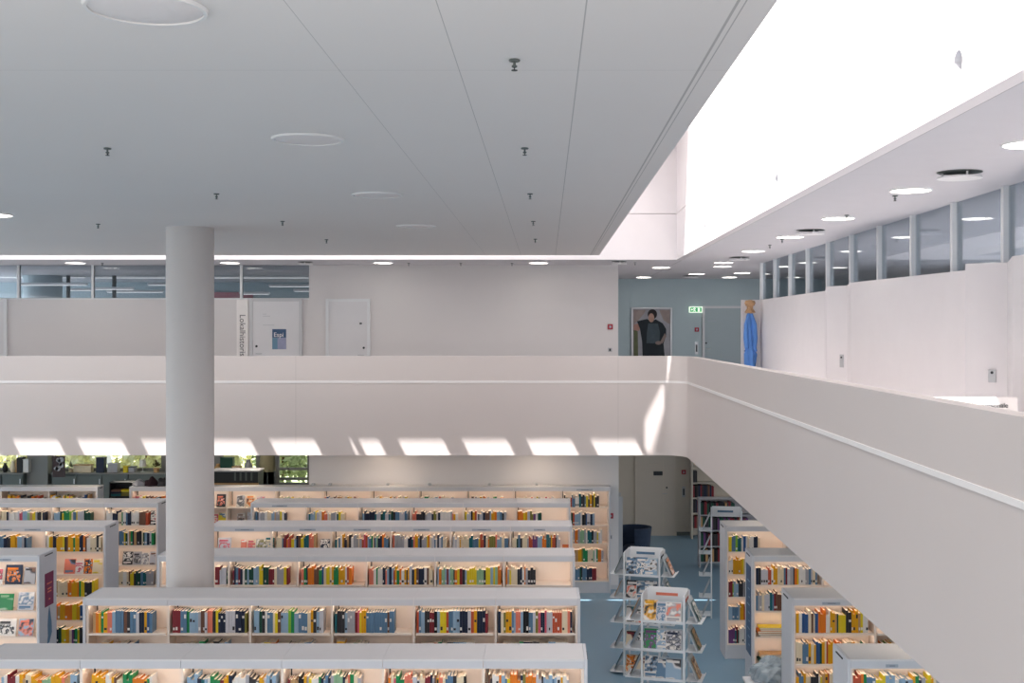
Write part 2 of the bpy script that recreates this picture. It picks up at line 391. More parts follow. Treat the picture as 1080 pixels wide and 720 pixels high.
switch(734.6, 367, YE, 'tall dark double switch on the end wall beside the blue-grey door', .3)
switch(721, 518.5, YE, 'tall dark switch on the lower beige wall beside the double door', .26)
plate_on('door_sign', 'two small dark round pictograms plate on the beige double door', 'sign', 694, 499, .22, .10, YE - .036, M['dark'])
plate_on('door_sign', 'faint long lettering strip high on the beige double door', 'sign', 690, 489.5, .26, .03, YE - .036, M['wall_beige'])
plate_on('door_sign', 'faint narrow lettering strip on the blue-grey end wall door', 'sign', 751, 338.3, .2, .02, YE - .036, M['label'])

# exit sign
t = root('exit_sign', 'lit green exit sign with white running figure on the end wall', 'exit sign', (PX(733.5, YE), YE - .02, PZ(326.5, YE)))
k = YE / F; W_, H_ = 7 * k, 3.2 * k
bevel(bx('housing', M['white_sign'], -W_, W_, -.06, 0, -H_, H_, parent=t), .01)
bx('green_panel', M['green_sign'], -W_ * .86, W_ * .86, -.064, -.0605, -H_ * .72, H_ * .72, parent=t)
mb = MB()
mb.box(.045, .095, -.068, -.0645, -H_ * .62, H_ * .55)                                    # doorway
man = [(-.03, .035), (-.005, .04), (.02, .012), (.012, .0), (-.006, .018), (-.012, -.006), (.012, -.02), (.012, -.045), (0, -.045), (-.002, -.026), (-.022, -.02), (-.04, -.045), (-.052, -.038), (-.03, -.01), (-.03, .016), (-.045, .006), (-.053, .014)]
poly_prism([(x - .02, z * 1.1) for x, z in man], -.068, -.0645, 0, mb)
mb.lathe([(.011, -.068), (.011, -.0645)], 12, (-.024, 0, .057), axis='y')
poly_prism([(-.12, .0), (-.095, .03), (-.095, .01), (-.07, .01), (-.07, -.01), (-.095, -.01), (-.095, -.03)], -.068, -.0645, 0, mb)
obj('pictogram', mb.mesh('pictogram', M['white_sign']), t)

# lettered panel and the door poster
t = root('wall_sign', 'white upright name panel with grey lettering running down, beside the poster door', 'sign', (PX(256, YW), YW, 0))
bevel(bx('panel', M['strip'], PX(250, YW) - PX(256, YW), PX(262, YW) - PX(256, YW), -.03, 0, ZU + .1, PZ(316, YW), parent=t), .003)
obj('lettering', text_mesh('Lokalhistorisk', .155, M['ink']), t, (.0, -.034, PZ(355.5, YW)), (math.pi / 2, math.pi / 2, 0))
t = root('door_poster', 'blue and lilac poster with dark heading on the white gallery door', 'poster', (PX(295, YW), YW - .036, PZ(357.5, YW)))
hw, hh = 7.3 * YW / F, 10.6 * YW / F
bx('sheet', mat('poster_lilac', (.30, .32, .46), .5, noise=.3, nscale=6), -hw, hw, -.004, 0, -hh, hh, parent=t)
bx('heading_band', M['navy_sign'], -hw, hw, -.006, -.0045, hh * .15, hh * .98, parent=t)
obj('heading_text', text_mesh('Espi', .12, M['strip']), t, (-.01, -.009, hh * .42), (math.pi / 2, 0, 0))
bx('blue_block', mat('poster_blue', (.14, .27, .38), .5), -hw, -hw * .25, -.006, -.0045, -hh, hh * .12, parent=t)
t = root('door_lettering', 'faint grey lettering above the poster on the white door', 'lettering', (PX(281, YW), YW - .037, PZ(335, YW)))
for dz, w in ((.07, .07), (.03, .14), (-.14, .22)): bx('text_line', M['trim'], -.06, -.06 + w, -.002, 0, dz - .008, dz + .008, parent=t)

# sign behind the side parapet
Y = 8.35
t = root('information_board', 'white lettered board standing behind the side parapet', 'sign', (2.93, Y, ZU))
X0, X1 = PX(1012, Y) - 2.93, PX(1073, Y) - 2.93
zt = PZ(418.5, Y) - ZU
bevel(bx('board', M['strip'], X0 - .25, X1, -.012, .012, .35, zt, parent=t), .006)
for xx in (X0 - .1, X1 - .08): obj('foot', MB().tube([(xx, 0, 0), (xx, 0, .36)], .015, 8).tube([(xx, -.14, .014), (xx, .14, .014)], .014, 8).mesh('foot', M['white']), t)
obj('lettering', text_mesh('for personale', .048, M['ink_pale']), t, (PX(1043, Y) - 2.93, -.016, PZ(427.5, Y) - ZU), (math.pi / 2, 0, 0))

# portrait on the end wall
PY = YE - .03
def pp(u, v): return (PX(660 + u / 11.08, PY), PZ(315 + v / 11.08, PY))
x0, zt = pp(65, 100); x1, _ = pp(540, 100); zb = zt - 1.62
t = root('framed_painting', 'large framed painting of a dark-clothed figure on the end wall', 'painting', (0, PY, 0))
fr = MB(); w = .035
fr.box(x0, x0 + w, -.03, .02, zb, zt).box(x1 - w, x1, -.03, .02, zb, zt).box(x0 + w, x1 - w, -.03, .02, zt - w, zt).box(x0 + w, x1 - w, -.03, .02, zb, zb + w)
obj('frame', fr.mesh('frame', M['metal']), t)
bx('canvas', mat('canvas_grey', (.29, .29, .32), .7, noise=.35, nscale=3), x0 + w, x1 - w, -.008, .015, zb + w, zt - w, parent=t)
def ell(cx, cy, rx, ry): return [pp(cx + rx * math.cos(2 * math.pi * i / 20), cy + ry * math.sin(2 * math.pi * i / 20)) for i in range(20)]
pnt = [('painted_backdrop', [[pp(92, 130), pp(235, 130), pp(215, 170), pp(150, 250), pp(92, 300)], [pp(390, 130), pp(515, 130), pp(515, 300), pp(440, 250)]], (.27, .22, .21)),
       ('painted_plants', [[pp(92, 350), pp(140, 380), pp(145, 780), pp(92, 780)]], (.10, .11, .06)),
       ('painted_arm', [[pp(92, 300), pp(140, 290), pp(170, 345), pp(150, 375), pp(92, 365)]], (.36, .20, .17)),
       ('painted_coat', [[pp(130, 262), pp(250, 235), pp(290, 262), pp(350, 240), pp(430, 285), pp(472, 355), pp(470, 440), pp(440, 520), pp(465, 790), pp(200, 790), pp(190, 500), pp(165, 350)]], (.012, .018, .024)),
       ('painted_shirt', [[pp(262, 285), pp(375, 290), pp(400, 400), pp(390, 520), pp(240, 520), pp(245, 400)]], (.05, .07, .085)),
       ('painted_hair', [ell(310, 180, 55, 58)], (.016, .013, .014)),
       ('painted_face', [ell(298, 222, 34, 52)], (.40, .25, .20)),
       ('painted_hand', [ell(380, 515, 36, 22), [pp(400, 505), pp(455, 400), pp(475, 440), pp(425, 525)]], (.20, .15, .14))]
for i, (nm, polys, c) in enumerate(pnt):
    pm = mat(nm, c, .7, noise=.3, nscale=6)
    for p in polys: obj(nm, poly_prism(p, -.0105 - .0015 * i, -.009 - .0015 * i).mesh(nm, pm), t)

# blue costume hanging on the end of the partition
Yc = 21.85 - .14
t = root('hanging_costume', 'blue draped costume with tan head hanging on the white partition end', 'costume', (PX(791, Yc), Yc, 0))
def fold(t_, z): return .22 * math.sin(5 * t_ + z * 6) + .10 * math.sin(9 * t_ - z * 11)
prof = [(.035, 5.30), (.055, 5.2), (.075, 5.0), (.085, 4.85), (.095, 4.65), (.085, 4.58), (.105, 4.5), (.09, 4.40), (.085, 4.2), (.09, 3.9), (.095, 3.6)]
obj('robe', MB().lathe([(r, z) for r, z in prof], 40, fold=fold).mesh('robe', M['blue_cloth'], True), t)
for s, m_ in ((-1, 'sleeve'), (1, 'sleeve')):
    obj('sleeve', MB().tube([(s * .02, -.02, 5.27), (s * .075, -.05, 5.05), (s * .085, -.06, 4.8), (s * .07, -.07, 4.62), (s * .105, -.05, 4.56)], [.02, .042, .045, .04, .02], 12).mesh('sleeve', M['blue_cloth'], True), t)
obj('head', MB().lathe([(.02, 5.50), (.075, 5.485), (.10, 5.44), (.085, 5.40), (.055, 5.385), (.05, 5.34), (.075, 5.30), (.095, 5.27), (.04, 5.25)], 28, fold=lambda a, z: .14 * math.sin(4 * a + z * 30)).mesh('head', M['tan_cloth'], True), t)
obj('hook', MB().tube([(0, .135, 5.42), (0, .04, 5.42), (0, .0, 5.46)], .008, 6).mesh('hook', M['metal']), t)

# ------------------------------------------------------------------ column
struct('column', MB().lathe([(.283, 0), (.283, ZC)], 64, (PX(200.6, 14.5), 14.5, 0)).mesh('column', M['column'], True))

# ------------------------------------------------------------------ ceiling things
ring_me = {}
def lamp(x, y, d, lit, label, group):
    t = root('ceiling_lamp', label, 'ceiling lamp', (x, y, ZC), 0, group)
    key = (round(d, 3), lit)
    if key not in ring_me:
        r = d / 2
        a = MB()
        segs = 40
        prof = [(r * .94, -.002), (r * .94, -.014), (r, -.014), (r * 1.03, -.001)]
        a.lathe(prof, segs); a.f = [f for f in a.f if len(f) == 4]; a.m = [0] * len(a.f)
        b = MB().lathe([(r * .935, -.001), (r * .935, -.006), (r * .9, -.009), (r * .4, -.011)], segs)
        ring_me[key] = (a.mesh('rim', M['white'] if lit else M['ceil_plain'], True), b.mesh('diffuser', M['lamp'] if lit else M['lamp_off'], True))
    obj('rim', ring_me[key][0], t); obj('diffuser', ring_me[key][1], t); return t
for i, y in enumerate((4.62, 7.76, 10.94, 14.2)):
    lamp(-1.56, y, .46, False, f'unlit flush round lamp in the grey main ceiling, {ORD[i]} from the camera', 'unlit lamps in the main ceiling')
lamp(-6.0, 12.8, .46, True, 'lit round lamp in the grey main ceiling at the far side from the shaft', None)
lamp(-5.97, 10.6, .46, False, 'unlit flush round lamp beside the lit one in the main ceiling', None)
for i, x in enumerate((-8.66, -5.82, -3.0, -.14)):
    lamp(x, 21.8, .37, True, f'lit round lamp over the back gallery, {ORD[3 - i]} from the shaft corner', 'lit lamps over the back gallery')
for i, y in enumerate((7.95, 10.57, 13.2, 15.8, 18.6, 21.7, 26.0)):
    lamp(3.25 if i < 6 else 3.3, y, .37, True, f'lit round lamp over the side gallery, {ORD[i]} from the camera', 'lit lamps over the side gallery')
for x, y, s in ((2.27, 23.4, 'before the painting'), (2.27, 27.6, 'above the painting'), (4.23, 25.6, 'by the end door'), (4.27, 27.6, 'above the end door'), (3.42, 23.0, 'beyond the shaft corner')):
    lamp(x, y, .37, True, f'lit round lamp in the end lobby ceiling {s}', 'lit lamps in the end lobby')
def vent(x, y, r, label, open_=True):
    t = root('ceiling_vent', label, 'air vent', (x, y, ZC), 0, 'round ceiling vents')
    a = MB().lathe([(r * .92, -.001), (r * .92, -.004), (r * .55, -.012)], 36); obj('throat', a.mesh('throat', M['greygreen'], True), t)
    obj('cover', MB().lathe([(r * .2, -.035), (r * .9, -.04), (r * .92, -.052), (r * .2, -.058)], 36).mesh('cover', M['white'], True), t)
    for k in range(3):
        an = 2.1 * k + .6
        obj('strut', MB().tube([(r * .7 * math.cos(an), r * .7 * math.sin(an), -.05), (r * .7 * math.cos(an), r * .7 * math.sin(an), -.008)], .008, 6).mesh('strut', M['white']), t)
for i, (x, y) in enumerate(((3.28, 9.4), (3.3, 14.8), (3.29, 20.2), (3.28, 26.9))):
    vent(x, y, .19, f'round air vent with hanging disc over the side gallery, {ORD[i]} from the camera')
vent(PX(322, 21.6), 21.6, .15, 'dark round vent over the back gallery near the glazed partition')
vent(PX(653, 21.4), 21.4, .15, 'grey round vent over the back gallery near the shaft corner')
sp_me = MB().lathe([(.03, -.001), (.034, -.006), (.03, -.012), (.008, -.014), (.008, -.03), (.016, -.034), (.016, -.042), (.006, -.047)], 12).mesh('sprinkler_body', M['greygreen'], True)
df_me = MB().lathe([(.018, -.058), (.018, -.062)], 12).box(-.003, .003, -.010, -.007, -.058, -.042).box(-.003, .003, .007, .010, -.058, -.042).mesh('deflector', M['dark'])
def sprinkler(x, y, label, group):
    t = tag(obj('sprinkler', sp_me, None, (x, y, ZC)), label, 'sprinkler', group); obj('deflector', df_me, t); t.scale = (.8, .8, .85)
for i, y in enumerate((5.5, 8.15, 10.86, 13.58, 16.2)):
    sprinkler(-.147, y, f'small sprinkler in the main ceiling row nearest the shaft, {ORD[i]} from the camera', 'sprinklers in the main ceiling')
for i, y in enumerate((8.16, 10.86, 13.58, 16.3)):
    sprinkler(-3.02, y, f'small sprinkler in the middle main ceiling row, {ORD[i]} from the camera', 'sprinklers in the main ceiling')
for i, (x, y) in enumerate(((-5.27, 13.94),)): sprinkler(x, y, 'small lone sprinkler in the main ceiling in front of the lit lamp', 'sprinklers in the main ceiling')
for i, (px, py) in enumerate(((108, 277.2), (431, 277.3), (486, 277.3), (540, 277.3), (670, 276.5))):
    y = F * 1.26 / (VY - py); sprinkler(PX(px, y), y, f'tiny sprinkler over the back gallery, {ORD[4 - i]} from the shaft corner', 'sprinklers over the back gallery')
for i, (px, py) in enumerate(((944, 206), (893, 226.5), (825, 252), (812, 258))):
    y = F * 1.26 / (VY - py); sprinkler(PX(px, y), y, f'tiny sprinkler beside the side gallery lamps, {ORD[i]} from the camera', 'sprinklers over the side gallery')

# ------------------------------------------------------------------ bookcases
LV = [.23, .58, .93, 1.27, 1.61]
def bookcase(label, X0, nb, Yf, depth, double=True, ends='lr', labels=(), slant=True):
    t = root('bookcase', label, 'bookcase', (X0, Yf, 0))
    L = .9 * nb
    half = depth / 2 if double else depth
    up_me = MB().box(-.012, .012, .02, depth - (.02 if double else .012), .06, 1.92).mesh('upright', M['cream'])
    for k in range(nb + 1): obj('upright', up_me, t, (.9 * k + (.012 if k == 0 else -.012 if k == nb else 0), 0, 0))
    sh_me = MB().box(.024, .876, .006, depth - (.006 if double else .014), -.022, 0).mesh('shelf', M['cream'])
    bk = MB().box(.013, .887, half - .008 if double else depth - .012, half + .008 if double else depth - .002, .06, 1.92).mesh('back_panel', M['cream'])
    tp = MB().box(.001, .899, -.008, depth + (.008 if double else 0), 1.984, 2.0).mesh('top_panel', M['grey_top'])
    fa = MB().box(.002, .898, -.006, .008, 1.918, 1.983).mesh('fascia', M['grey'])
    pl = MB().box(.002, .898, .015, .03, 0, .205).mesh('plinth', M['grey'])
    gp = MB().box(.028, .040, half - .013 if double else depth - .018, half - .0085 if double else depth - .0125, 1.62, 1.915).mesh('gap_shade', M['dark'])  # dark strip painting in the shade of the gap beside each upright
    for k in range(nb):
        o = (.9 * k, 0, 0)
        obj('gap_shade_strip', gp, t, o)
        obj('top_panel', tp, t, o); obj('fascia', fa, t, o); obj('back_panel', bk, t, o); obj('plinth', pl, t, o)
        for z in LV: obj('shelf', sh_me, t, (.9 * k, 0, z))
        if double: obj('fascia', fa, t, (.9 * k, depth - .002, 0))
    for s in ends:
        xx = -.03 if s == 'l' else L
        bevel(bx('end_panel', M['grey'], xx, xx + .03, -.008, depth + (.008 if double else 0), 0, 2.0, parent=t), .004)
        bx('sign_clip', M['dark'], xx + (.031 if s == 'r' else -.008), xx + (.038 if s == 'r' else -.001), depth * .30, depth * .75, 1.955, 1.968, parent=t)
    for px0, px1 in labels:
        a, b = PX(px0, Yf) - X0, PX(px1, Yf) - X0
        lp = bx('label_plate', M['label'], a, b, -.011, -.0065, 1.93, 1.958, parent=t)
        bx('printed_line', M['ink'], a + (b - a) * .3, b - (b - a) * .25, -.0125, -.0115, 1.941, 1.947, parent=lp)
    return t
ROWY = [10.585, 13.01, 15.49, 17.82, 20.24, 22.31]
D = .53
XL = [(616 - VX) * ROWY[0] / F - 5.4, .345 - 5.4, .347 - 5.4, .363 - 5.4, .385 - 5.4]
nm = ['frontmost', 'second', 'third', 'fourth', 'fifth', 'wall']
LBL = {3: [(248, 268), (316, 333), (373, 391), (436, 453), (498, 518), (563, 575)], 4: [(287, 303)]}
for i in range(5):
    bookcase(f'{nm[i]} long grey-topped bookcase from the camera, six bays of cream shelves', XL[i], 6, ROWY[i], D, labels=LBL.get(i, ()))
X6 = 1.184 - 9.0
b6 = bookcase('farthest long bookcase, single-sided, standing along the lower back wall', X6, 10, ROWY[5], .30, False, labels=[(608, 625)])
for px in (330, 348, 409, 453, 516, 566): bx('wall_bracket', M['metal'], PX(px, 22.5) - X6 - .025, PX(px, 22.5) - X6 + .025, .17, .27, 2.001, 2.035, parent=b6)
XLE = -6.65
for i in (2, 3, 4):
    bookcase(f'{nm[i]} bookcase row from the camera beyond the aisle, ending in a grey panel', XLE - 4.5, 5, ROWY[i], D, ends='r', labels={3: [(0, 13), (26, 43)], 2: [(0, 12)]}.get(i, ()))
bookcase('low-lit bookcase beyond the aisle, farthest of its side, below the windows', -8.47 - 3.6, 4, ROWY[5], .30, False, ends='r')
XRI = 2.72
for i in (0, 1, 2, 3):
    bookcase(f'{nm[i]} grey-ended bookcase from the camera under the side gallery', XRI, 3, ROWY[i], D, ends='l', labels={0: [(934, 947)], 1: [(867, 886)]}.get(i, ()))

# ------------------------------------------------------------------ books
BOOKS = []                   # every shelved book as a record; the largest in view become objects, the rest one mass
def hidden(x, z, Y, low=True):
    px, py = VX + F * x / Y, VY + F * (EYE - z) / Y
    if px < -2 or px > 1080: return True
    if Y > 14.5 and 177 < px < 224: return True
    if px > 716 and py < 484 + (px - 719) * .908: return True
    if low and py > 722: return True
    return False
def shelf_books(row, Yf, xa, xb, z, cols, where, vis, wmin=.015, wmax=.036, hmin=.185, hmax=.245, lean=.12):
    """fill xa..xb with upright books; cols: colour names cycled in order or sampled; vis: metres of spine height that show"""
    x = xa; k = 0; seq = isinstance(cols, list)
    run = 0; cur = None; rh = .21
    while x < xb:
        if seq:
            if k >= len(cols): break
            c = cols[k]
        else:
            if run <= 0: cur = R.choice(cols); run = R.choice((1, 1, 1, 1, 2, 3))
            c = cur; run -= 1
        tk = R.uniform(wmin, wmax); h = R.uniform(hmin, hmax)
        if seq and k and cols[k] == cols[k - 1]: tk = lt; h = rh + R.uniform(-.003, .003)
        lt, rh = tk, h
        ln = 0.
        if x + tk > xb: break
        BOOKS.append(dict(row=row, Y=Yf + .022 + R.uniform(0, .014), x=x, t=tk, h=h, d=R.uniform(.14, .18), z=z, c=c, lean=ln, where=where, k=k, vis=vis))
        x += tk + R.uniform(.0004, .0022); k += 1
    if BOOKS and not seq and R.random() < lean * 2 and k > 2:       # last book leans on its neighbours
        b = BOOKS[-1]; b['lean'] = -.16; b['x'] += math.sin(.16) * b['h'] + .002
        if b['x'] + b['t'] > xb: b['lean'] = 0; b['x'] = x - b['t'] - .001
c_ = lambda s: sum([[n.split('*')[0]] * int(n.split('*')[1] if '*' in n else 1) for n in s.split()], [])
MIX = c_('mustard*3 yellow*2 orange*2 green*2 navy*3 charcoal*3 steel-blue*3 light-blue*3 white*5 cream*4 grey*3 pale-grey*3 dark-red*2 brick-red*2 salmon*2 teal*2 brown*2 pale-green pink black olive tan')
PALE = c_('white*4 cream*3 light-blue*3 steel-blue*4 pale-grey*3 grey*2 navy*3 yellow mustard*2 salmon*2 charcoal*2 orange brick-red teal*2 olive')
WARM = c_('mustard*4 yellow*3 orange*4 charcoal*2 brick-red*2 green cream*4 white*2 brown*2 navy blue tan*2')
COOL = c_('steel-blue*4 navy*3 light-blue*3 teal*2 dark-green*2 charcoal*2 purple grey*3 pale-grey*2 white*3 yellow mustard dark-red cream')
GRN = c_('green*3 dark-green*2 yellow*2 mustard*2 white*4 cream*4 orange navy blue charcoal steel-blue lime')
def bay(X0, b): return X0 + .9 * b + .03, X0 + .9 * (b + 1) - .03
def wh(b, lvl, rowname): return f'{ORD[b]} bay, {lvl} shelf of {rowname}'
# second row: colours read off the photograph
seqs = [c_('tan orange mustard green mustard salmon*2 light-blue steel-blue*3 brown charcoal steel-blue*2 pale-grey navy*2 mustard blue steel-blue'),
        c_('dark-red*3 steel-blue*2 green light-blue*3 grey brown*2 pale-grey salmon*2 charcoal yellow navy*3 pale-grey*3 navy*3 olive'),
        c_('light-blue*2 dark-green charcoal white steel-blue*2 cream yellow brown light-blue*3 lime green light-blue*2 steel-blue*3 cream mustard charcoal light-blue pale-grey*2'),
        c_('teal charcoal*3 light-blue grey*3 dark-red pink yellow mustard*2 steel-blue*8 brown steel-blue*2'),
        c_('brick-red steel-blue light-blue charcoal*2 dark-red*2 black light-blue yellow*2 brick-red steel-blue*2 light-blue*2 navy*3 pale-grey brick-red mustard navy*3 dark-red'),
        c_('navy cream olive mustard*2 steel-blue light-blue salmon*2 light-blue black*2 steel-blue*2 pale-grey olive pink navy*2 pink pale-grey*3 brick-red*4 cream*2 salmon navy')]
spanpx = [(97, 160), (181, 260), (267, 341), (353, 416), (439, 515), (525, 604)]
for b, (sq, (p0, p1)) in enumerate(zip(seqs, spanpx)):
    s = F / ROWY[1]; a = max((p0 - VX) / s, bay(XL[1], b)[0] - .004); e = (p1 - VX) / s
    shelf_books(1, ROWY[1], a, e, LV[4], [], '', .2) if False else None
    w = (e - a) / len(sq) - .0013
    n0 = len(BOOKS)
    shelf_books(1, ROWY[1], a, e + .2, LV[4], sq, wh(b, 'top', 'second long bookcase'), .24, w * .72, w * 1.28, .215, .248)
    tot = sum(q['t'] for q in BOOKS[n0:]); kf = (e - a - .0015 * len(sq)) / tot; x = a
    for q in BOOKS[n0:]: q['t'] *= kf; q['x'] = x; x += q['t'] + .0013
    shelf_books(1, ROWY[1], a + R.uniform(0, .1), e - R.uniform(0, .3), LV[3], MIX, '', .03, hmin=.2, hmax=.25)
# front row
for b, (p0, p1) in enumerate(((0, 87), (95, 161), (196, 293), (303, 384), (409, 492), (515, 601))):
    s = F / ROWY[0]; A, E = bay(XL[0], b)
    a = max((p0 - VX) / s, A); e = min((p1 - VX) / s, E)
    shelf_books(0, ROWY[0], a, e, LV[4], [MIX, WARM + GRN, MIX + GRN, PALE + MIX, MIX, PALE + WARM][b] and tuple([MIX, WARM + GRN, MIX + GRN, PALE + MIX, MIX, PALE + WARM][b]), wh(b, 'top', 'frontmost long bookcase'), .14, .015, .034, .19, .25)
# third row
for b, (p0, p1, cs) in enumerate(((226, 240, COOL), (245, 306, COOL + c_('dark-red*6 light-blue*3')), (317, 372, WARM + c_('salmon*3 pink*2')), (389, 457, MIX + c_('green*3 navy*4')), (461, 531, c_('pale-green*6 orange*4 yellow*6 charcoal*3 light-blue*3 dark-red')), (533, 566, COOL + c_('yellow*2 orange')))):
    s = F / ROWY[2]; A, E = bay(XL[2], b)
    shelf_books(2, ROWY[2], max((p0 - VX) / s, A), min((p1 - VX) / s, E), LV[4], tuple(cs), wh(b, 'top', 'third long bookcase'), .22)
# fourth row
for b, (p0, p1, cs) in enumerate(((230, 231, PALE), (291, 333, MIX), (353, 413, PALE + MIX), (414, 476, PALE), (477, 539, PALE), (540, 592, PALE + COOL))):
    s = F / ROWY[3]; A, E = bay(XL[3], b)
    shelf_books(3, ROWY[3], max((p0 - VX) / s, A), min((p1 - VX) / s, E), LV[4], tuple(cs), wh(b, 'top', 'fourth long bookcase'), .17, .014, .034, .18, .26)
# fifth row
for b, (p0, p1, cs) in enumerate(((269, 301, MIX + COOL), (324, 364, MIX + WARM), (382, 431, COOL), (433, 484, MIX), (489, 535, MIX), (544, 573, MIX + COOL))):
    s = F / ROWY[4]; A, E = bay(XL[4], b)
    shelf_books(4, ROWY[4], max((p0 - VX) / s, A), min((p1 - VX) / s, E), LV[4], tuple(cs), wh(b, 'top', 'fifth long bookcase'), .12, .016, .04)
# wall row
for b in range(10):
    A, E = bay(X6, b)
    if b not in (1, 2): shelf_books(5, ROWY[5], A + R.uniform(0, .05), E - R.uniform(.05, .25), LV[4], tuple(MIX + WARM + GRN), wh(b, 'top', 'wall bookcase'), .08 if b < 9 else .22, .018, .045, .15, .21 if b < 9 else .26)
for z, l, cs in ((LV[3], 'second', GRN + MIX), (LV[2], 'third', MIX), (LV[1], 'fourth', MIX), (LV[0], 'bottom', COOL)):
    A, E = bay(X6, 9); shelf_books(5, ROWY[5], A, E - R.uniform(.05, .3), z, tuple(cs), wh(9, l, 'wall bookcase'), .22, .018, .042, .2, .27)
# beyond the aisle: third (covers only), fourth, fifth, farthest
X0 = XLE - 4.5
for b, l, lv, cs, cut in ((4, 'top', 4, WARM, .02), (4, 'third', 2, WARM + c_('charcoal*3 yellow*4'), .12), (4, 'fourth', 1, GRN + WARM, .06), (4, 'bottom', 0, COOL + GRN, .1), (3, 'top', 4, COOL + c_('pink*4 purple*2'), .22)):
    A, E = bay(X0, b); shelf_books(3, ROWY[3], A, E - cut, LV[lv], tuple(cs), wh(4 - b, l, 'fourth bookcase beyond the aisle'), .2 if l != 'top' else .21, .018, .04, .2, .25)
for b, l, lv, cs, cut in ((4, 'top', 4, WARM + GRN, .12), (4, 'second', 3, COOL + WARM, .02), (4, 'fourth', 1, WARM + COOL, .02), (4, 'bottom', 0, WARM, .05), (3, 'top', 4, GRN + COOL, .2), (2, 'top', 4, WARM + MIX, .1), (1, 'top', 4, MIX, .1)):
    A, E = bay(X0, b); shelf_books(4, ROWY[4], A, E - cut, LV[lv], tuple(cs), wh(4 - b, l, 'fifth bookcase beyond the aisle'), .2 if b == 4 else .12, .018, .042, .2, .25)
for b in range(4):
    A, E = bay(-8.47 - 3.6, b); shelf_books(5, ROWY[5], A, E - .08, LV[4], tuple(WARM + PALE), wh(3 - b, 'top', 'farthest bookcase beyond the aisle'), .1, .02, .05, .15, .24)
# under the side gallery
for i, l, lv, cs, e0, e1 in ((0, 'top', 4, PALE + WARM + GRN, .0, 1.8), (1, 'top', 4, GRN + WARM + c_('white*3'), 0, 1.8), (1, 'second', 3, GRN + WARM, 0, 1.75), (1, 'third', 2, WARM + PALE, 0, .8),
                             (2, 'top', 4, MIX + COOL, 0, 1.75), (2, 'second', 3, COOL + c_('brown*3 brick-red*2'), 0, .85), (3, 'top', 4, GRN + c_('teal*2 yellow*2'), 0, .5), (3, 'second', 3, GRN + c_('mustard*3 green*3'), 0, .85),
                             (3, 'third', 2, COOL + c_('yellow*3 lime*2'), 0, .85), (3, 'fourth', 1, COOL + c_('brick-red*4'), 0, .85), (3, 'bottom', 0, COOL + c_('yellow*4'), 0, .85)):
    for b in range(2):
        A, E = bay(XRI, b); E = min(E - .03, XRI + e1)
        if E > A: shelf_books(6, ROWY[i], A, E, LV[lv], tuple(cs), wh(b, l, f'{nm[i]} side-gallery bookcase'), .22 if not (i == 0) else .15, .014, .036, .19, .25)
BOOKS = [b for b in BOOKS if not (hidden(b['x'] + b['t'] / 2, b['z'] + b['h'] * (.97 if b['row'] != 6 else .1), b['Y'], b['row'] != 6))]
BOOKS.sort(key=lambda b: -b['t'] * (b['vis'] + (.05 if b['row'] == 0 else 0)) * (F / b['Y']) ** 2)
IND, REST = BOOKS[:300], BOOKS[300:]
TH = lambda t: 'thin' if t < .024 else 'thick' if t > .036 else 'medium'
# a running place within its shelf, so that each label is one book's
SH = {}
for b in IND: SH.setdefault((b['where'],), []).append(b)
for b in IND:
    n = b['k']; o = ORD[n] if n < len(ORD) else 'last'
    label = f"{TH(b['t'])} {b['c']} book, {o} in {b['where']}"
    w = bpy.data.meshes.new('book')
    mb = MB(); t, h, d, cv = b['t'], b['h'], b['d'], .0028
    mb.box(0, t, 0, .004, 0, h).box(0, cv, .004, d, 0, h).box(t - cv, t, .004, d, 0, h)
    bpy.data.meshes.remove(w)
    o = obj('book', mb.mesh('book', M['b_' + b['c']]), None, (b['x'], b['Y'], b['z'] + .0005), (0, b['lean'], 0))
    tag(o, label, 'book', 'books on the ' + b['where'].split('shelf of ')[-1])
    obj('pages', MB().box(cv + .0002, t - cv - .0002, .0045, d - .004, .003, h - .005).mesh('pages', M['page']), o)
    if R.random() < .45 and t > .016:
        dark = b['c'] in ('white', 'cream', 'yellow', 'pale-grey', 'light-blue', 'pale-green', 'lime', 'mustard')
        z = R.choice((.03, .03, .12, .16))
        obj('spine_label', MB().box(t * .15, t * .85, -.0008, -.0001, z, min(z + R.uniform(.02, .045), h - .01)).mesh('spine_label', M['b_charcoal'] if dark else M['b_white']), o)
mats = [M['page']] + [M['b_' + k] for k in PAL]; idx = {k: i + 1 for i, k in enumerate(PAL)}
mb = MB()
for b in REST:
    mx = Matrix.Translation((b['x'], b['Y'], b['z'] + .0005)) @ Matrix.Rotation(b['lean'], 4, 'Y')
    mb.box(0, b['t'], 0, b['d'], 0, b['h'], idx[b['c']], 0, mx)
    if R.random() < .35: mb.box(b['t'] * .15, b['t'] * .85, -.001, -.0001, .03, .06, idx['white' if b['c'] not in ('white', 'cream', 'pale-grey') else 'charcoal'], None, mx)
o = obj('shelved_books', mb.mesh('shelved_books', mats)); o['kind'] = 'stuff'; o['label'] = 'smaller books filling the farther shelves'

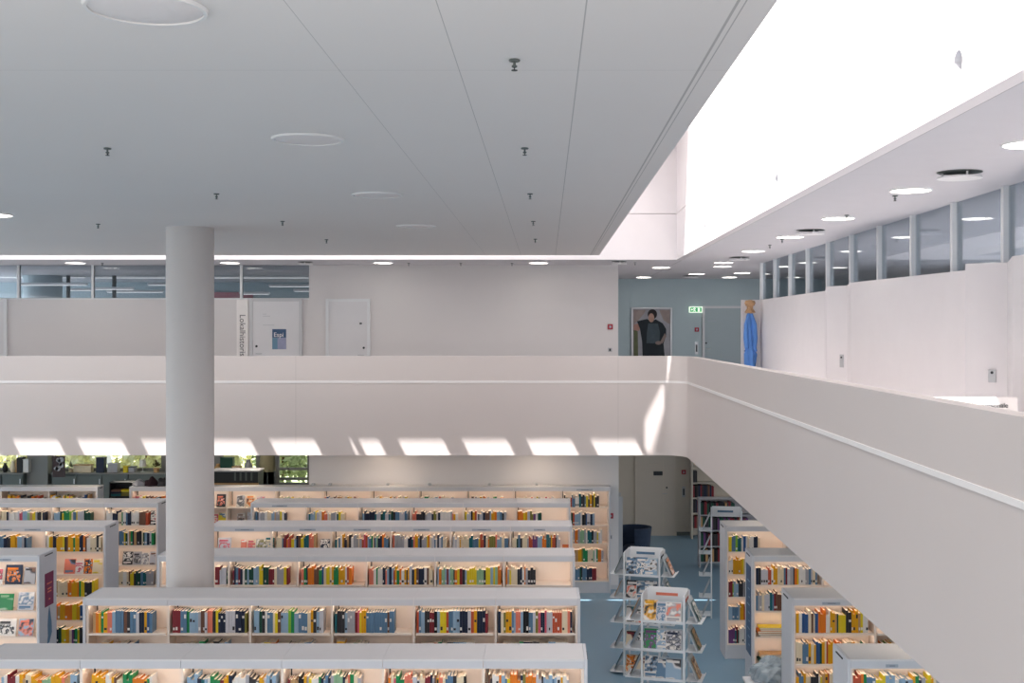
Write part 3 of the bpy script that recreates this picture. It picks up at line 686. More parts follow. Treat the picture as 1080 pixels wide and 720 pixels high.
# ------------------------------------------------------------------ books facing out, magazines, lying stacks
ART = {}
def art(c0, c1, c2, k):
    """a printed cover: soft patches of three colours"""
    key = (c0, c1, c2, k)
    if key not in ART:
        m = bpy.data.materials.new('printed_cover'); m.use_nodes = True; nt = m.node_tree; b = nt.nodes['Principled BSDF']; b.inputs['Roughness'].default_value = .35
        tc = nt.nodes.new('ShaderNodeTexCoord'); mp = nt.nodes.new('ShaderNodeMapping'); mp.inputs['Location'].default_value = (k * 3.7, k * 1.3, k * 2.9)
        nz = nt.nodes.new('ShaderNodeTexNoise'); nz.inputs['Scale'].default_value = (13, 19, 9, 26)[k % 4]; nz.inputs['Detail'].default_value = (1, 3, 0, 4)[k % 4]
        rp = nt.nodes.new('ShaderNodeValToRGB'); rp.color_ramp.interpolation = 'CONSTANT' if k == 3 else 'LINEAR'
        e = rp.color_ramp.elements; e[0].position = .38; e[0].color = lin(PAL[c0]); e[1].position = .62; e[1].color = lin(PAL[c2]); q = e.new(.5); q.color = lin(PAL[c1])
        nt.links.new(tc.outputs['Object'], mp.inputs[0]); nt.links.new(mp.outputs[0], nz.inputs['Vector']); nt.links.new(nz.outputs['Fac'], rp.inputs[0]); nt.links.new(rp.outputs[0], b.inputs['Base Color'])
        ART[key] = m
    return ART[key]
def facing(name, label, cat, group, x, y, z, w, h, cols, tilt=.2, rz=0., d=.012, style=0):
    """a book or magazine standing with its cover to the aisle, leaning back; x,y,z: middle of its lower front edge"""
    t = tag(obj(name, MB().box(-w / 2, w / 2, 0, d, 0, h).mesh(name, [M['b_' + cols[0]]]), None, (x, y, z), (-tilt, 0, rz)), label, cat, group)
    y0, y1 = -.0016, -.0004
    fr = ((.46, .03, .72), (.46, .3, .97), (.40, .12, .66), (.47, .02, .98))[style]
    obj('cover_picture', MB().box(-w * fr[0], w * fr[0], y0, y1, h * fr[1], h * fr[2]).mesh('cover_picture', art(cols[0], cols[1], cols[2], R.randrange(4))), t)
    tz = (.80, .12, .74, .80)[style]; mb = MB()
    mb.box(-w * .40, w * R.uniform(.15, .4), -.0028, -.0018, h * tz, h * (tz + .11))
    if style != 3: mb.box(-w * .40, w * R.uniform(-.1, .2), -.0028, -.0018, h * (tz - .05), h * (tz - .02))
    obj('title_line', mb.mesh('title_line', M['b_' + (cols[1] if cols[1] != cols[0] else cols[2])]), t)
    return t
LVN = ['bottom', 'fourth', 'third', 'second', 'top']
ci = [0]
def out_row(X0, b, Yf, lv, spec, where, hs=.24, pitch=None):
    """spec: list of (px centre, colours)"""
    for i, (px, w, h, cols) in enumerate(spec):
        ci[0] += 1
        facing('picture_book', f'{cols[0]} picture book facing out, {ORD[i]} on {where.replace("of the", "of")}', 'picture book', 'books facing out on the ' + where.split('of the ')[-1],
               PX(px, Yf + .06), Yf + .05, LV[lv] + .003, w, h, cols, .22, 0, .01, ci[0] % 4)
wl3 = 'third bookcase beyond the aisle'
Y = ROWY[2]
out_row(0, 0, Y, 4, [(-3, .14, .2, ('white', 'dark-red', 'pink')), (14, .22, .25, ('navy', 'orange', 'light-blue')), (31, .15, .22, ('grey', 'charcoal', 'brown'))], 'top shelf of the ' + wl3)
out_row(0, 0, Y, 3, [(6, .19, .21, ('green', 'pale-green', 'white')), (27, .21, .23, ('pale-grey', 'steel-blue', 'white'))], 'second shelf of the ' + wl3)
out_row(0, 0, Y, 2, [(7, .24, .22, ('white', 'charcoal', 'grey')), (27, .19, .22, ('light-blue', 'salmon', 'navy'))], 'third shelf of the ' + wl3)
out_row(0, 0, Y, 1, [(5, .2, .22, ('steel-blue', 'white', 'navy'))], 'fourth shelf of the ' + wl3)
out_row(0, 0, ROWY[3], 3, [(73.5, .17, .22, ('salmon', 'steel-blue', 'charcoal')), (83.5, .14, .19, ('white', 'pink', 'charcoal')), (92.5, .13, .22, ('orange', 'navy', 'white')), (102.5, .15, .22, ('cream', 'yellow', 'olive'))], 'second shelf of the fourth bookcase beyond the aisle')
out_row(0, 0, ROWY[4], 2, [(134.5, .17, .22, ('charcoal', 'white', 'grey')), (144.5, .14, .22, ('grey', 'charcoal', 'white')), (153, .13, .2, ('white', 'grey', 'brown')), (162, .14, .22, ('pale-grey', 'brown', 'charcoal'))], 'third shelf of the fifth bookcase beyond the aisle')
out_row(0, 0, ROWY[4], 4, [(163, .15, .24, ('black', 'white', 'dark-red'))], 'top shelf of the fifth bookcase beyond the aisle')
out_row(0, 0, ROWY[3], 4, [(236.5, .2, .2, ('pale-grey', 'pink', 'white')), (257, .09, .17, ('salmon', 'white', 'cream')), (265, .12, .17, ('cream', 'pink', 'salmon')), (275.5, .16, .18, ('grey', 'olive', 'white')), (284.5, .13, .2, ('teal', 'cream', 'steel-blue'))], 'top shelf of the fourth long bookcase')
out_row(0, 0, ROWY[3], 4, [(342.5, .15, .18, ('navy', 'white', 'charcoal'))], 'second bay, top shelf of the fourth long bookcase')
out_row(0, 0, ROWY[3], 4, [(597, .11, .1, ('brick-red', 'orange', 'brick-red'))], 'sixth bay, top shelf of the fourth long bookcase')
out_row(0, 0, ROWY[2], 4, [(235, .13, .22, ('dark-green', 'pale-green', 'cream'))], 'first bay, top shelf of the third long bookcase')
out_row(0, 0, ROWY[5], 4, [(233, .17, .24, ('charcoal', 'salmon', 'white'))], 'second bay, top shelf of the wall bookcase')
out_row(0, 0, ROWY[5], 4, [(253.5, .15, .22, ('white', 'charcoal', 'grey')), (264, .16, .22, ('cream', 'orange', 'charcoal')), (275, .16, .2, ('white', 'pink', 'grey'))], 'third bay, top shelf of the wall bookcase')
out_row(0, 0, ROWY[5], 3, [(227, .1, .2, ('pink', 'white', 'salmon')), (234, .14, .23, ('yellow', 'steel-blue', 'white'))], 'second bay, second shelf of the wall bookcase')
out_row(0, 0, ROWY[5], 3, [(254, .15, .22, ('white', 'brown', 'charcoal')), (264, .13, .24, ('pale-grey', 'grey', 'pink'))], 'third bay, second shelf of the wall bookcase')
# oversize books lying flat under the side gallery (third bookcase)
for lv, cols in ((2, ('grey', 'brown', 'orange', 'cream', 'yellow')), (1, ('green', 'dark-green', 'teal', 'cream', 'tan'))):
    z = LV[lv] + .0005
    for i, c in enumerate(cols):
        h = R.uniform(.018, .03); w = R.uniform(.42, .6)
        o = tag(bevel(obj('lying_book', MB().box(0, w, 0, .2, 0, h).mesh('lying_book', M['b_' + c]), None, (XRI + .05 + R.uniform(0, .08), ROWY[2] + .03, z)), .003),
                f'large {c} book lying flat, {ORD[i]} from the bottom of the {"upper" if lv == 2 else "lower"} lying stack', 'book', 'books lying flat under the side gallery')
        obj('pages', MB().box(.004, w - .004, -.0015, -.0002, .004, h - .004).mesh('pages', M['page']), o); z += h + .0006

# signs stuck on end panels
def end_sign(X, y0, y1, z0, z1, name, m, label, face=1):
    o = tag(obj(name, MB().box(0 if face > 0 else -.006, .006 if face > 0 else 0, y0, y1, z0, z1).mesh(name, m), None, (X, 0, 0)), label, 'sign'); return o
xr = XLE + .0305
yA = lambda f_: ROWY[2] + D * f_
o = end_sign(xr, yA(.30), yA(.80), 1.28, 1.72, 'end_panel_sign', M['burgundy'], 'burgundy sign with pale lettering on the third aisle bookcase end panel')
for z, w in ((1.57, .16), (1.50, .12), (1.46, .12), (1.36, .05)): bx('text_line', M['b_salmon'], .0062, .0075, yA(.55) - w / 2, yA(.55) + w / 2, z, z + .018, parent=o)
mb = MB()
fish = [(0, .0), (.06, .09), (.05, .22), (.01, .36), (-.02, .45), (-.05, .36), (-.07, .2), (-.06, .06), (-.09, -.04), (-.02, -.03)]
pts = [(yA(.6) + a, .82 + b) for a, b in fish]
n0 = len(pts); mb.v = [(0, y, z) for y, z in pts] + [(.004, y, z) for y, z in pts]
mb.f = [tuple(range(n0))[::-1], tuple(range(n0, 2 * n0))] + [(i, (i + 1) % n0, n0 + (i + 1) % n0, n0 + i) for i in range(n0)]; mb.m = [0] * len(mb.f)
tag(obj('cutout_figure', mb.mesh('cutout_figure', M['b_steel-blue']), None, (xr, 0, 0)), 'blue cut-out shape stuck below the burgundy sign on the end panel', 'cut-out')
t = end_sign(XRI - .0305, ROWY[2] + .08, ROWY[2] + .42, .66, 1.83, 'end_panel_sign', M['navy_sign'], 'tall dark blue notice on the end panel of the third side-gallery bookcase', -1)
for i in range(9): bx('text_line', M['b_light-blue'], -.0075, -.0062, ROWY[2] + .13, ROWY[2] + .22 + .05 * (i % 3), .78 + i * .105, .795 + i * .105, parent=t)

# ------------------------------------------------------------------ magazine racks
M['rack_plate'] = mat('rack_plate_grey', (.46, .50, .53), .5)
M['wire'] = mat('rack_white', (.74, .76, .78), .4)
def sheet(corners, th, m, name):          # a thin sheet: four corners, thickened along its normal
    P = [Vector(c) for c in corners]; n = (P[1] - P[0]).cross(P[3] - P[0]).normalized() * th
    mb = MB(); mb.v = [tuple(p) for p in P] + [tuple(p + n) for p in P]
    mb.f = [(0, 1, 2, 3), (7, 6, 5, 4), (0, 4, 5, 1), (1, 5, 6, 2), (2, 6, 7, 3), (3, 7, 4, 0)]; mb.m = [0] * 6
    return mb.mesh(name, m)
COVERS = [('white', 'steel-blue', 'charcoal'), ('pale-grey', 'navy', 'white'), ('cream', 'orange', 'charcoal'), ('charcoal', 'white', 'salmon'), ('light-blue', 'white', 'charcoal'), ('grey', 'charcoal', 'white'), ('white', 'charcoal', 'teal'), ('steel-blue', 'white', 'navy'), ('white', 'grey', 'dark-green'), ('cream', 'dark-red', 'black')]
def rack(x, y, rz, label, who, tiers=(1.44, 1.10, .75, .38, .04), H=1.76, accent='steel-blue'):
    t = root('magazine_rack', label, 'magazine rack', (x, y, 0), rz)
    W, Dp = .255, .2
    post = MB().box(-.012, .012, -.012, .012, .0, H).mesh('post', M['wire'])
    for sx in (-1, 1):
        for sy in (-1, 1): obj('post', post, t, (sx * W, sy * Dp, 0))
    hd = bx('header', M['white'], -W + .013, W - .013, Dp - .004, Dp + .004, H - .16, H + .02, parent=t)
    bx('text_line', M['b_' + accent], -.15, .12, Dp - .0065, Dp - .0045, H - .085, H - .05, parent=hd)
    for s_ in (-1, 1):
        sd = bx('side_header', M['white'], s_ * W - .004, s_ * W + .004, -Dp + .013, Dp - .013, H - .15, H + .01, parent=t)
        bx('text_line', M['b_' + ('charcoal' if accent != 'salmon' else accent)], s_ * W + (.0045 if s_ > 0 else -.0065), s_ * W + (.0065 if s_ > 0 else -.0045), -.12, .14, H - .09, H - .05, parent=sd)
    rotm = Matrix.Translation((x, y, 0)) @ Matrix.Rotation(rz, 4, 'Z')
    for zi, z in enumerate(tiers):
        if who != 'far':
            bx('tray', M['rack_plate' if zi > 2 else 'wire'], -W + .013, W - .013, -Dp - .012, -Dp + .10, z - .006, z, parent=t)
            bx('lip', M['wire'], -W + .013, W - .013, -Dp - .020, -Dp - .0125, z - .010, z + .022, parent=t)
            obj('back_rest', sheet([(-W + .02, -Dp + .05, z + .001), (W - .02, -Dp + .05, z + .001), (W - .02, -Dp + .12, z + .24), (-W + .02, -Dp + .12, z + .24)], .004, M['rack_plate'], 'back_rest'), t)
            for sx in (-1, 1): obj('bracket', MB().tube([(sx * (W - .016), -Dp - .01, z), (sx * (W - .016), Dp - .02, z + .19)], .005, 6).mesh('bracket', M['wire']), t)
        for s_ in (-1, 1):      # wings reaching out at the sides: a tray and a slanting plate
            a, b = sorted((s_ * (W + .013), s_ * (W + .21)))
            if who != 'far' or s_ < 0:
                bx('wing_tray', M['wire'], a, b, -Dp + .02, Dp - .02, z - .005, z, parent=t)
                c = [(s_ * (W + .15), -Dp + .03, z + .001), (s_ * (W + .15), Dp - .03, z + .001), (s_ * (W + .03), Dp - .03, z + .27), (s_ * (W + .03), -Dp + .03, z + .27)]
                obj('wing_plate', sheet(c, .004, M['rack_plate'], 'wing_plate'), t)
                obj('wing_lip', MB().tube([(s_ * (W + .21), -Dp + .02, z + .012), (s_ * (W + .21), Dp - .02, z + .012)], .006, 6).mesh('wing_lip', M['wire']), t)
        sets = [(-.155, .17, .25), (-.01, .16, .24), (.12, .19, .25)]
        for i, (mx_, mw, mh) in enumerate(sets):
            if who == 'far' or (zi == 4 and i == 2): continue
            p = rotm @ Vector((mx_, -Dp + .006 - .004 * i + .018, z + .001))
            cs = COVERS[(zi * 3 + i * 7 + (4 if who == 'front' else 0)) % len(COVERS)]
            if who == 'front' and zi == 4 and i == 0: cs = ('lime', 'charcoal', 'dark-red')
            if who == 'front' and zi == 0: cs = (('white', 'mustard', 'black'), ('pale-grey', 'steel-blue', 'white'), ('white', 'grey', 'salmon'))[i]
            if who == 'front' and zi == 1 and i == 0: cs = ('green', 'purple', 'light-blue')
            facing('magazine', f'{cs[0]} and {cs[1]} magazine, {ORD[i]} along the {ORD[zi]} tier of the {who} magazine rack', 'magazine', f'magazines on the {who} rack', p.x, p.y, p.z, mw, mh * R.uniform(.95, 1.08), cs, .28, rz + R.uniform(-.05, .05), .004, (3, 0, 1, 3)[(i + zi) % 4])
        for s_ in (-1, 1):
            if who == 'far': continue
            cs = (('black', 'orange', 'white'), ('teal', 'white', 'dark-green'), ('dark-green', 'tan', 'black'), ('tan', 'brown', 'cream'), ('light-blue', 'steel-blue', 'grey'))[(zi + (2 if s_ < 0 else 0) + (1 if who == 'front' else 0)) % 5]
            p = rotm @ Vector((s_ * (W + .172), .02, z + .002))
            facing('magazine', f'{cs[0]} magazine on the {"aisle-side" if s_ > 0 else "shelf-side"} wing, {ORD[zi]} tier of the {who} rack', 'magazine', f'magazines on the {who} rack', p.x, p.y, p.z, .21, .25, cs, .42, rz + (math.pi / 2 if s_ > 0 else -math.pi / 2), .004, 3)
    return t
rack(PX(679.5, 17.1), 17.1, math.radians(-15), 'white magazine rack with slanting trays, behind the other rack on the blue floor', 'back')
rack(PX(702, 14.4), 14.4, math.radians(-15), 'white magazine rack with slanting trays standing nearest the camera', 'front', accent='salmon')
rack(PX(766, 20.5), 20.5, math.radians(-8), 'pale empty magazine rack beside the side-gallery bookcases', 'far', (1.5, 1.1, .72, .35, .04), 1.85)

# ------------------------------------------------------------------ far lower corner: chair, leaflet rack, open shelving
t = root('lounge_chair', 'dark blue lounge chair against the lower corridor wall', 'chair', (1.86, 24.9, 0), math.radians(-60))
navy = mat('navy_upholstery', (.02, .035, .07), .7, noise=.3, nscale=12)
sh = MB(); seg = 18
ring = lambda r, z, o=0: [(r * math.sin(a), o + r * math.cos(a), z) for a in [math.radians(-125 + 250 * k / seg) for k in range(seg + 1)]]
A, B, C_, D_ = ring(.30, .22), ring(.36, .82), ring(.31, .82), ring(.25, .22)
nn = seg + 1; sh.v = A + B + C_ + D_
for r0, r1 in ((0, 1), (1, 2), (2, 3), (3, 0)):
    for k in range(seg): sh.f.append((r0 * nn + k, r0 * nn + k + 1, r1 * nn + k + 1, r1 * nn + k)); sh.m.append(0)
for k in (0, seg): sh.f.append((k, nn + k, 2 * nn + k, 3 * nn + k)); sh.m.append(0)
obj('backrest', sh.mesh('backrest', navy, True), t)
obj('seat', MB().lathe([(.24, .24), (.245, .40), (.2, .44), (.02, .45)], 28).mesh('seat', navy, True), t)
for a in (45, 135, 225, 315): obj('leg', MB().tube([(.2 * math.cos(math.radians(a)), .2 * math.sin(math.radians(a)), .24), (.23 * math.cos(math.radians(a)), .23 * math.sin(math.radians(a)), 0)], .014, 8).mesh('leg', M['metal']), t)
t = root('leaflet_rack', 'narrow leaflet rack against the lower corridor wall behind the chair', 'leaflet rack', (1.50, 24.0, 0))
bx('back_board', M['wall_beige'], -.085, -.07, -.3, .3, .25, 1.62, parent=t)
for k in range(4): bx('pocket', M['white'], -.068, .03, -.28, .28, .32 + .33 * k, .34 + .33 * k, parent=t)
for s in (-1, 1): bx('side_post', M['metal'], -.085, .03, s * .3 - .01, s * .3 + .01, 0, 1.62, parent=t)
for k in range(4):
    c = ('cream', 'charcoal', 'white', 'olive')[k]
    tag(obj('leaflet', MB().box(-.06, -.03, -.25, .2, .341 + .33 * k, .56 + .33 * k).mesh('leaflet', M['b_' + c]), None, (1.50, 24.0, 0)), f'{c} leaflet stack in the {ORD[3 - k]} pocket of the leaflet rack', 'leaflet', 'leaflets in the narrow rack')
def open_shelf(label, x0, x1, y, levels, H, m, colsets, hb, where, dp=.28):
    t = root('open_shelving', label, 'shelving', (x0, y, 0)); L = x1 - x0
    for xx in (0, L - .03): bx('post', m, xx, xx + .03, 0, dp, 0, H, parent=t)
    for z in levels: bx('shelf', m, .031, L - .031, .0, dp, z - .022, z, parent=t)
    bx('back_panel', m, .031, L - .031, dp - .01, dp, .05, H, parent=t)
    bx('top_panel', m, 0, L, -.005, dp + .005, H + .001, H + .02, parent=t)
    for li, z in enumerate(levels):
        x = x0 + .04; i = 0
        while x < x0 + min(L - .06, 1.0):
            w = R.uniform(.03, .055); c = R.choice(colsets); h = R.uniform(hb - .04, hb)
            if z + h < H - .02 and not hidden(x, z + h * .8, y):
                tag(obj('binder', MB().box(0, w, 0, .2, 0, h).mesh('binder', M['b_' + c]), None, (x, y + .025, z + .0005)), f'{c} binder, {ORD[i]} along the {ORD[len(levels) - 1 - li]} shelf of the {where}', 'binder', 'binders on the ' + where); i += 1
            x += w + .003
open_shelf('low open grey shelving with dark red binders under the side gallery', PX(737.5, 24.7), PX(737.5, 24.7) + 2, 24.7, (.12, .45, .78, 1.1), 1.42, M['b_grey'], ('dark-red', 'charcoal', 'dark-green', 'purple', 'tan', 'black'), .27, 'low open shelving')
open_shelf('tall pale bookcase of dark bound volumes against the lower end wall', PX(729.5, 28.1), PX(729.5, 28.1) + 2.5, 28.1, (.25, .62, .98, 1.34, 1.7), 2.25, M['wall_beige'], ('dark-red', 'black', 'navy', 'charcoal', 'brown'), .3, 'tall end bookcase', .3)

# trolley with plastic wrapped bundle
tx, ty = PX(812, 14.3), 14.3
t = root('book_trolley', 'white trolley top standing between two side-gallery bookcases', 'trolley', (tx, ty, 0))
bevel(bx('top_tray', M['white'], -.3, .3, -.2, .2, .68, .71, parent=t), .006)
bevel(bx('lower_tray', M['white'], -.28, .28, -.18, .18, .2, .225, parent=t), .006)
for sx in (-1, 1):
    for sy in (-1, 1):
        lg = obj('leg', MB().tube([(sx * .27, sy * .17, .06), (sx * .27, sy * .17, .679)], .012, 8).mesh('leg', M['metal']), t)
        obj('caster', MB().lathe([(.03, -.012), (.03, .012)], 14, (sx * .27, sy * .17, .03), axis='x').mesh('caster', M['dark']), lg)
bm = bmesh.new(); bmesh.ops.create_icosphere(bm, subdivisions=4, radius=1)
rr = random.Random(3)
ph = [rr.uniform(0, 6) for _ in range(12)]
for v in bm.verts:
    p = v.co.copy(); n = .0
    n = .16 * math.sin(5 * p.x + ph[0] + 2 * p.y) * math.cos(4 * p.z + ph[1]) + .10 * abs(math.sin(9 * p.y + ph[2] + 3 * p.z)) + .07 * abs(math.sin(13 * p.x - 7 * p.z + ph[3]))
    v.co = p * (1 + n); v.co.x *= .24; v.co.y *= .16; v.co.z = max(v.co.z, -.55) * .17
me = bpy.data.meshes.new('plastic_bag'); bm.to_mesh(me); bm.free(); me.materials.append(M['plastic'])
zmin = min(v.co.z for v in me.vertices)
tag(obj('plastic_bag', me, None, (tx + .03, ty, .712 - zmin)), 'crumpled grey plastic bag lying on the white trolley', 'bag')

# ------------------------------------------------------------------ lower windows beyond the aisle
Zl = 1.57
sbox('wall_window_lower', M['greygreen'], -18, XB, YE, YE + .2, 0, Zl - .35)
sbox('wall_window_sill', M['greygreen'], -18, PX(289, YE), YE, YE + .2, Zl - .35, Zl)
sbox('wall_window_head', M['pier'], -18, XB, YE, YE + .2, 2.5, ZS)
for i, (a, b) in enumerate(((33, 55), (172, 232), (272, 292), (326, 350))):
    sbox(f'wall_pier_{"abcd"[i]}', M['pier'], PX(a, YE), PX(b, YE), YE - (.25 if i == 0 else 0), YE + .2, 0 if i == 0 else 1.22, 2.5)
def win(n, a, b, z0, bars=()):
    x0, x1 = PX(a, YE), PX(b, YE)
    fr = [(x0, x1, YE + .02, YE + .12, z0, z0 + .05), (x0, x1, YE + .02, YE + .12, 2.45, 2.5), (x0, x0 + .05, YE + .02, YE + .12, z0 + .05, 2.45), (x1 - .05, x1, YE + .02, YE + .12, z0 + .05, 2.45)]
    fr += [(x0 + .05, x1 - .05, YE + .02, YE + .12, z - .03, z + .03) for z in bars]
    window(n, (x0, x1, YE + .06, YE + .07, z0, 2.5), fr, 'wglass', 'pier')
win(3, -30, 33, Zl); win(4, 55, 172, Zl); win(5, 232, 272, Zl); win(6, 292, 326, 1.22, (1.60, 1.36))
# ledge cabinets under the windows
for i, (a, b) in enumerate(((-30, 4), (5, 27), (57, 137), (138, 176), (228, 271))):
    x0, x1 = PX(a, 28.3), PX(b, 28.3)
    t = root('ledge_cabinet', f'grey-green low cabinet below the lower windows, {ORD[i]} from the outer end', 'cabinet', (x0, 28.15, 0), 0, 'cabinets below the windows')
    L = x1 - x0
    bx('body', M['greygreen'], .0, L, .02, .43, 0, 1.53, parent=t); bx('worktop', M['pier'], -.01, L + .01, -.01, .44, 1.531, 1.56, parent=t)
    nd = max(1, round(L / .7))
    for k in range(nd):
        dd = bevel(bx('door', M['greygreen'], L / nd * k + .01, L / nd * (k + 1) - .01, .0, .019, .08, 1.50, parent=t), .004)
        bx('handle', M['metal'], L / nd * (k + 1) - .07, L / nd * (k + 1) - .05, -.02, -.001, 1.3, 1.42, parent=dd)
# things on the ledge
def on_ledge(name, label, cat, px, w, h, kind, m, m2=None, Y=28.3, z=1.561):
    x = PX(px, Y)
    if kind == 'box':
        t = tag(bevel(obj(name, MB().box(-w / 2, w / 2, -.1, .1, 0, h).mesh(name, m), None, (x, Y, z)), .006), label, cat)
        obj('lid', MB().box(-w / 2 - .004, w / 2 + .004, -.104, .104, h + .0005, h + .02).mesh('lid', m2 or m), t)
    elif kind == 'vase':
        r = w / 2
        t = tag(obj(name, MB().lathe([(r * .6, 0), (r, h * .3), (r * .9, h * .6), (r * .45, h * .85), (r * .55, h)], 24).mesh(name, m, True), None, (x, Y, z)), label, cat)
    elif kind == 'lamp':
        t = root(name, label, cat, (x, Y, z))
        obj('base', MB().lathe([(w * .3, 0), (w * .3, .015), (.012, .03), (.012, h * .55)], 20).mesh('base', M['metal'], True), t)
        obj('lamp_shade', MB().lathe([(w * .5, h * .45), (w * .36, h)], 28).mesh('lamp_shade', m, True), t)
    elif kind == 'plant':
        t = root(name, label, cat, (x, Y, z))
        obj('pot', MB().lathe([(w * .25, 0), (w * .32, h * .3), (w * .28, h * .31)], 20).mesh('pot', m, True), t)
        mb = MB()
        for k in range(60):
            a, e, l = R.uniform(0, 6.28), R.uniform(.3, 1.5), R.uniform(.4, 1.) * h * .7
            dx, dy, dz = math.cos(a) * math.cos(e) * w * .6, math.sin(a) * math.cos(e) * w * .6, math.sin(e) * l
            p = Vector((dx, dy, h * .3 + dz)); q = Vector((dx * .5, dy * .5, h * .3 + dz * .5)); s = Vector((-math.sin(a), math.cos(a), .2)) * .018
            mb.quad([q, (p + q) / 2 + s, p, (p + q) / 2 - s])
        obj('foliage', mb.mesh('foliage', m2 or M['leaf']), t)
    return t
on_ledge('vase', 'cream bulbous vase on the outer window ledge', 'vase', 14, .16, .28, 'vase', M['b_cream'])
on_ledge('storage_box', 'black box on the outer window ledge', 'box', 22.5, .14, .34, 'box', M['black'])
on_ledge('storage_box', 'pale box beside the black one on the outer ledge', 'box', 29, .13, .30, 'box', M['b_white'])
on_ledge('vase', 'tan jar at the outer ledge end', 'jar', 18, .10, .32, 'vase', M['b_tan'])
on_ledge('vase', 'black pot at the far outer ledge end', 'pot', 5.5, .13, .22, 'vase', M['black'])
on_ledge('storage_box', 'long cream cardboard box on the wide window ledge', 'box', 88, .42, .17, 'box', M['b_cream'], M['b_tan'])
on_ledge('storage_box', 'navy blue box standing on the wide window ledge', 'box', 107, .19, .34, 'box', M['b_navy'])
on_ledge('storage_box', 'grey carton on the wide window ledge', 'box', 120, .24, .20, 'box', M['b_grey'], M['b_pale-grey'])
on_ledge('storage_box', 'small yellow box on the wide window ledge', 'box', 133.5, .10, .14, 'box', M['b_yellow'])
on_ledge('storage_box', 'low grey case on the wide window ledge beside the yellow box', 'box', 140, .14, .12, 'box', M['b_grey'], M['b_charcoal'])
on_ledge('table_lamp', 'white table lamp on the wide window ledge', 'lamp', 150.5, .18, .30, 'lamp', M['b_white'])
on_ledge('potted_plant', 'dark leafy potted plant at the wide window ledge end', 'plant', 165, .24, .34, 'plant', M['b_tan'], mat('dark_leaf', (.10, .08, .04), .6))
on_ledge('potted_plant', 'small leafy plant on the wide window ledge', 'plant', 75, .2, .3, 'plant', M['b_cream'])
on_ledge('storage_box', 'green flat box behind the glass case by the column', 'box', 240, .30, .34, 'box', M['b_dark-green'])
on_ledge('vase', 'grey rounded vase on the ledge past the column', 'vase', 262, .2, .30, 'vase', M['b_grey'])
on_ledge('vase', 'tan bowl on the ledge just past the column', 'bowl', 230.5, .22, .2, 'vase', M['b_tan'])
on_ledge('storage_box', 'flat cream box on the ledge past the column', 'box', 250, .2, .13, 'box', M['b_cream'], M['b_tan'])
# lamp with olive shade, standing on the floor before the pier
t = root('floor_lamp', 'floor lamp with a large olive shade before the window pier', 'lamp', (PX(282, 27.2), 27.2, 0))
obj('base', MB().lathe([(.17, 0), (.17, .02), (.02, .04)], 24).mesh('base', M['dark'], True), t)
obj('pole', MB().tube([(0, 0, .03), (0, 0, 1.7)], .014, 10).mesh('pole', M['dark'], True), t)
obj('lamp_shade', MB().lathe([(.19, 1.72), (.17, 2.12)], 32).mesh('lamp_shade', M['olive'], True), t)
# glass case with dark inside
t = root('display_case', 'long dark display case with a pale rim, past the column', 'display case', (PX(222, 26), 26, 0))
L = PX(272, 26) - PX(222, 26)
bx('body', M['black'], 0, L, 0, .5, 0, 1.62, parent=t); bx('glass_front', glass_mat('case_glass', (.5, .6, .6), .1), .01, L - .01, -.008, -.002, 1.4, 1.6, parent=t)
bx('rim', M['b_grey'], -.02, L + .02, -.02, .52, 1.845, 1.87, parent=t)
bx('dark_band', M['dark'], 0, L, .0, .5, 1.621, 1.844, parent=t); bx('lower_rim', M['b_tan'], -.02, L + .02, -.03, .0, 1.55, 1.6, parent=t)
for k in range(4): bx('shelf_divider', M['greygreen'], .52 + .12 * k, .56 + .12 * k, -.006, -.001, 1.65, 1.83, parent=t)
# poster on the pier
t = root('wall_poster', 'dark patterned poster hanging beside the grey window pier', 'poster', (PX(62, 27.9), 27.9, 0))
w2 = 6.6 * 27.9 / F; zt_, zb_ = PZ(481, 27.9), PZ(503, 27.9)
bx('sheet', mat('poster_brown', (.07, .045, .045), .6, noise=.4, nscale=8), -w2, w2, 0, .012, zb_, zt_, parent=t)
mb = MB()
for k in range(7): mb.lathe([(R.uniform(.035, .065), -.004), (.035, -.001)], 14, (R.uniform(-w2 + .07, w2 - .07), 0, R.uniform(zb_ + .08, zt_ - .08)), axis='y')
obj('printed_shapes', mb.mesh('printed_shapes', M['b_grey']), t)
obj('hanging_cord', MB().tube([(-.04, .006, zt_), (-.04, .006, ZS)], .003, 5).tube([(.04, .006, zt_), (.04, .006, ZS)], .003, 5).mesh('hanging_cord', M['dark']), t)
# dark folded things and white sheet lying on the wall bookcase
def heap(px, w, h, m, label, Y=ROWY[5] + .15, z=2.001, seed=1, dpt=.12):
    bm = bmesh.new(); bmesh.ops.create_icosphere(bm, subdivisions=3, radius=1); r_ = random.Random(seed); p_ = [r_.uniform(0, 6) for _ in range(4)]
    for v in bm.verts:
        p = v.co.copy(); v.co = p * (1 + .12 * math.sin(6 * p.x + p_[0]) + .1 * math.sin(7 * p.z + p_[1] + 3 * p.x))
        v.co.x *= w / 2; v.co.y *= dpt; v.co.z = max(v.co.z, -.2) * h * .8
    zm = min(v.co.z for v in bm.verts)
    me = bpy.data.meshes.new('cloth_bag'); bm.to_mesh(me); bm.free(); me.materials.append(m)
    me.polygons.foreach_set('use_smooth', [True] * len(me.polygons))
    tag(obj('cloth_bag', me, None, (PX(px, Y), Y, z - zm)), label, 'bag')
heap(135.5, .20, .13, M['black'], 'small black bag on top of the wall bookcase end', seed=2, Y=ROWY[5] + .16, z=2.001) if False else None
heap(147, .22, .13, M['b_grey'], 'grey folded cloth bag on top of the wall bookcase', seed=3)
heap(160, .24, .16, mat('maroon_cloth', (.03, .012, .018), .8), 'dark maroon bag on top of the wall bookcase', seed=4)
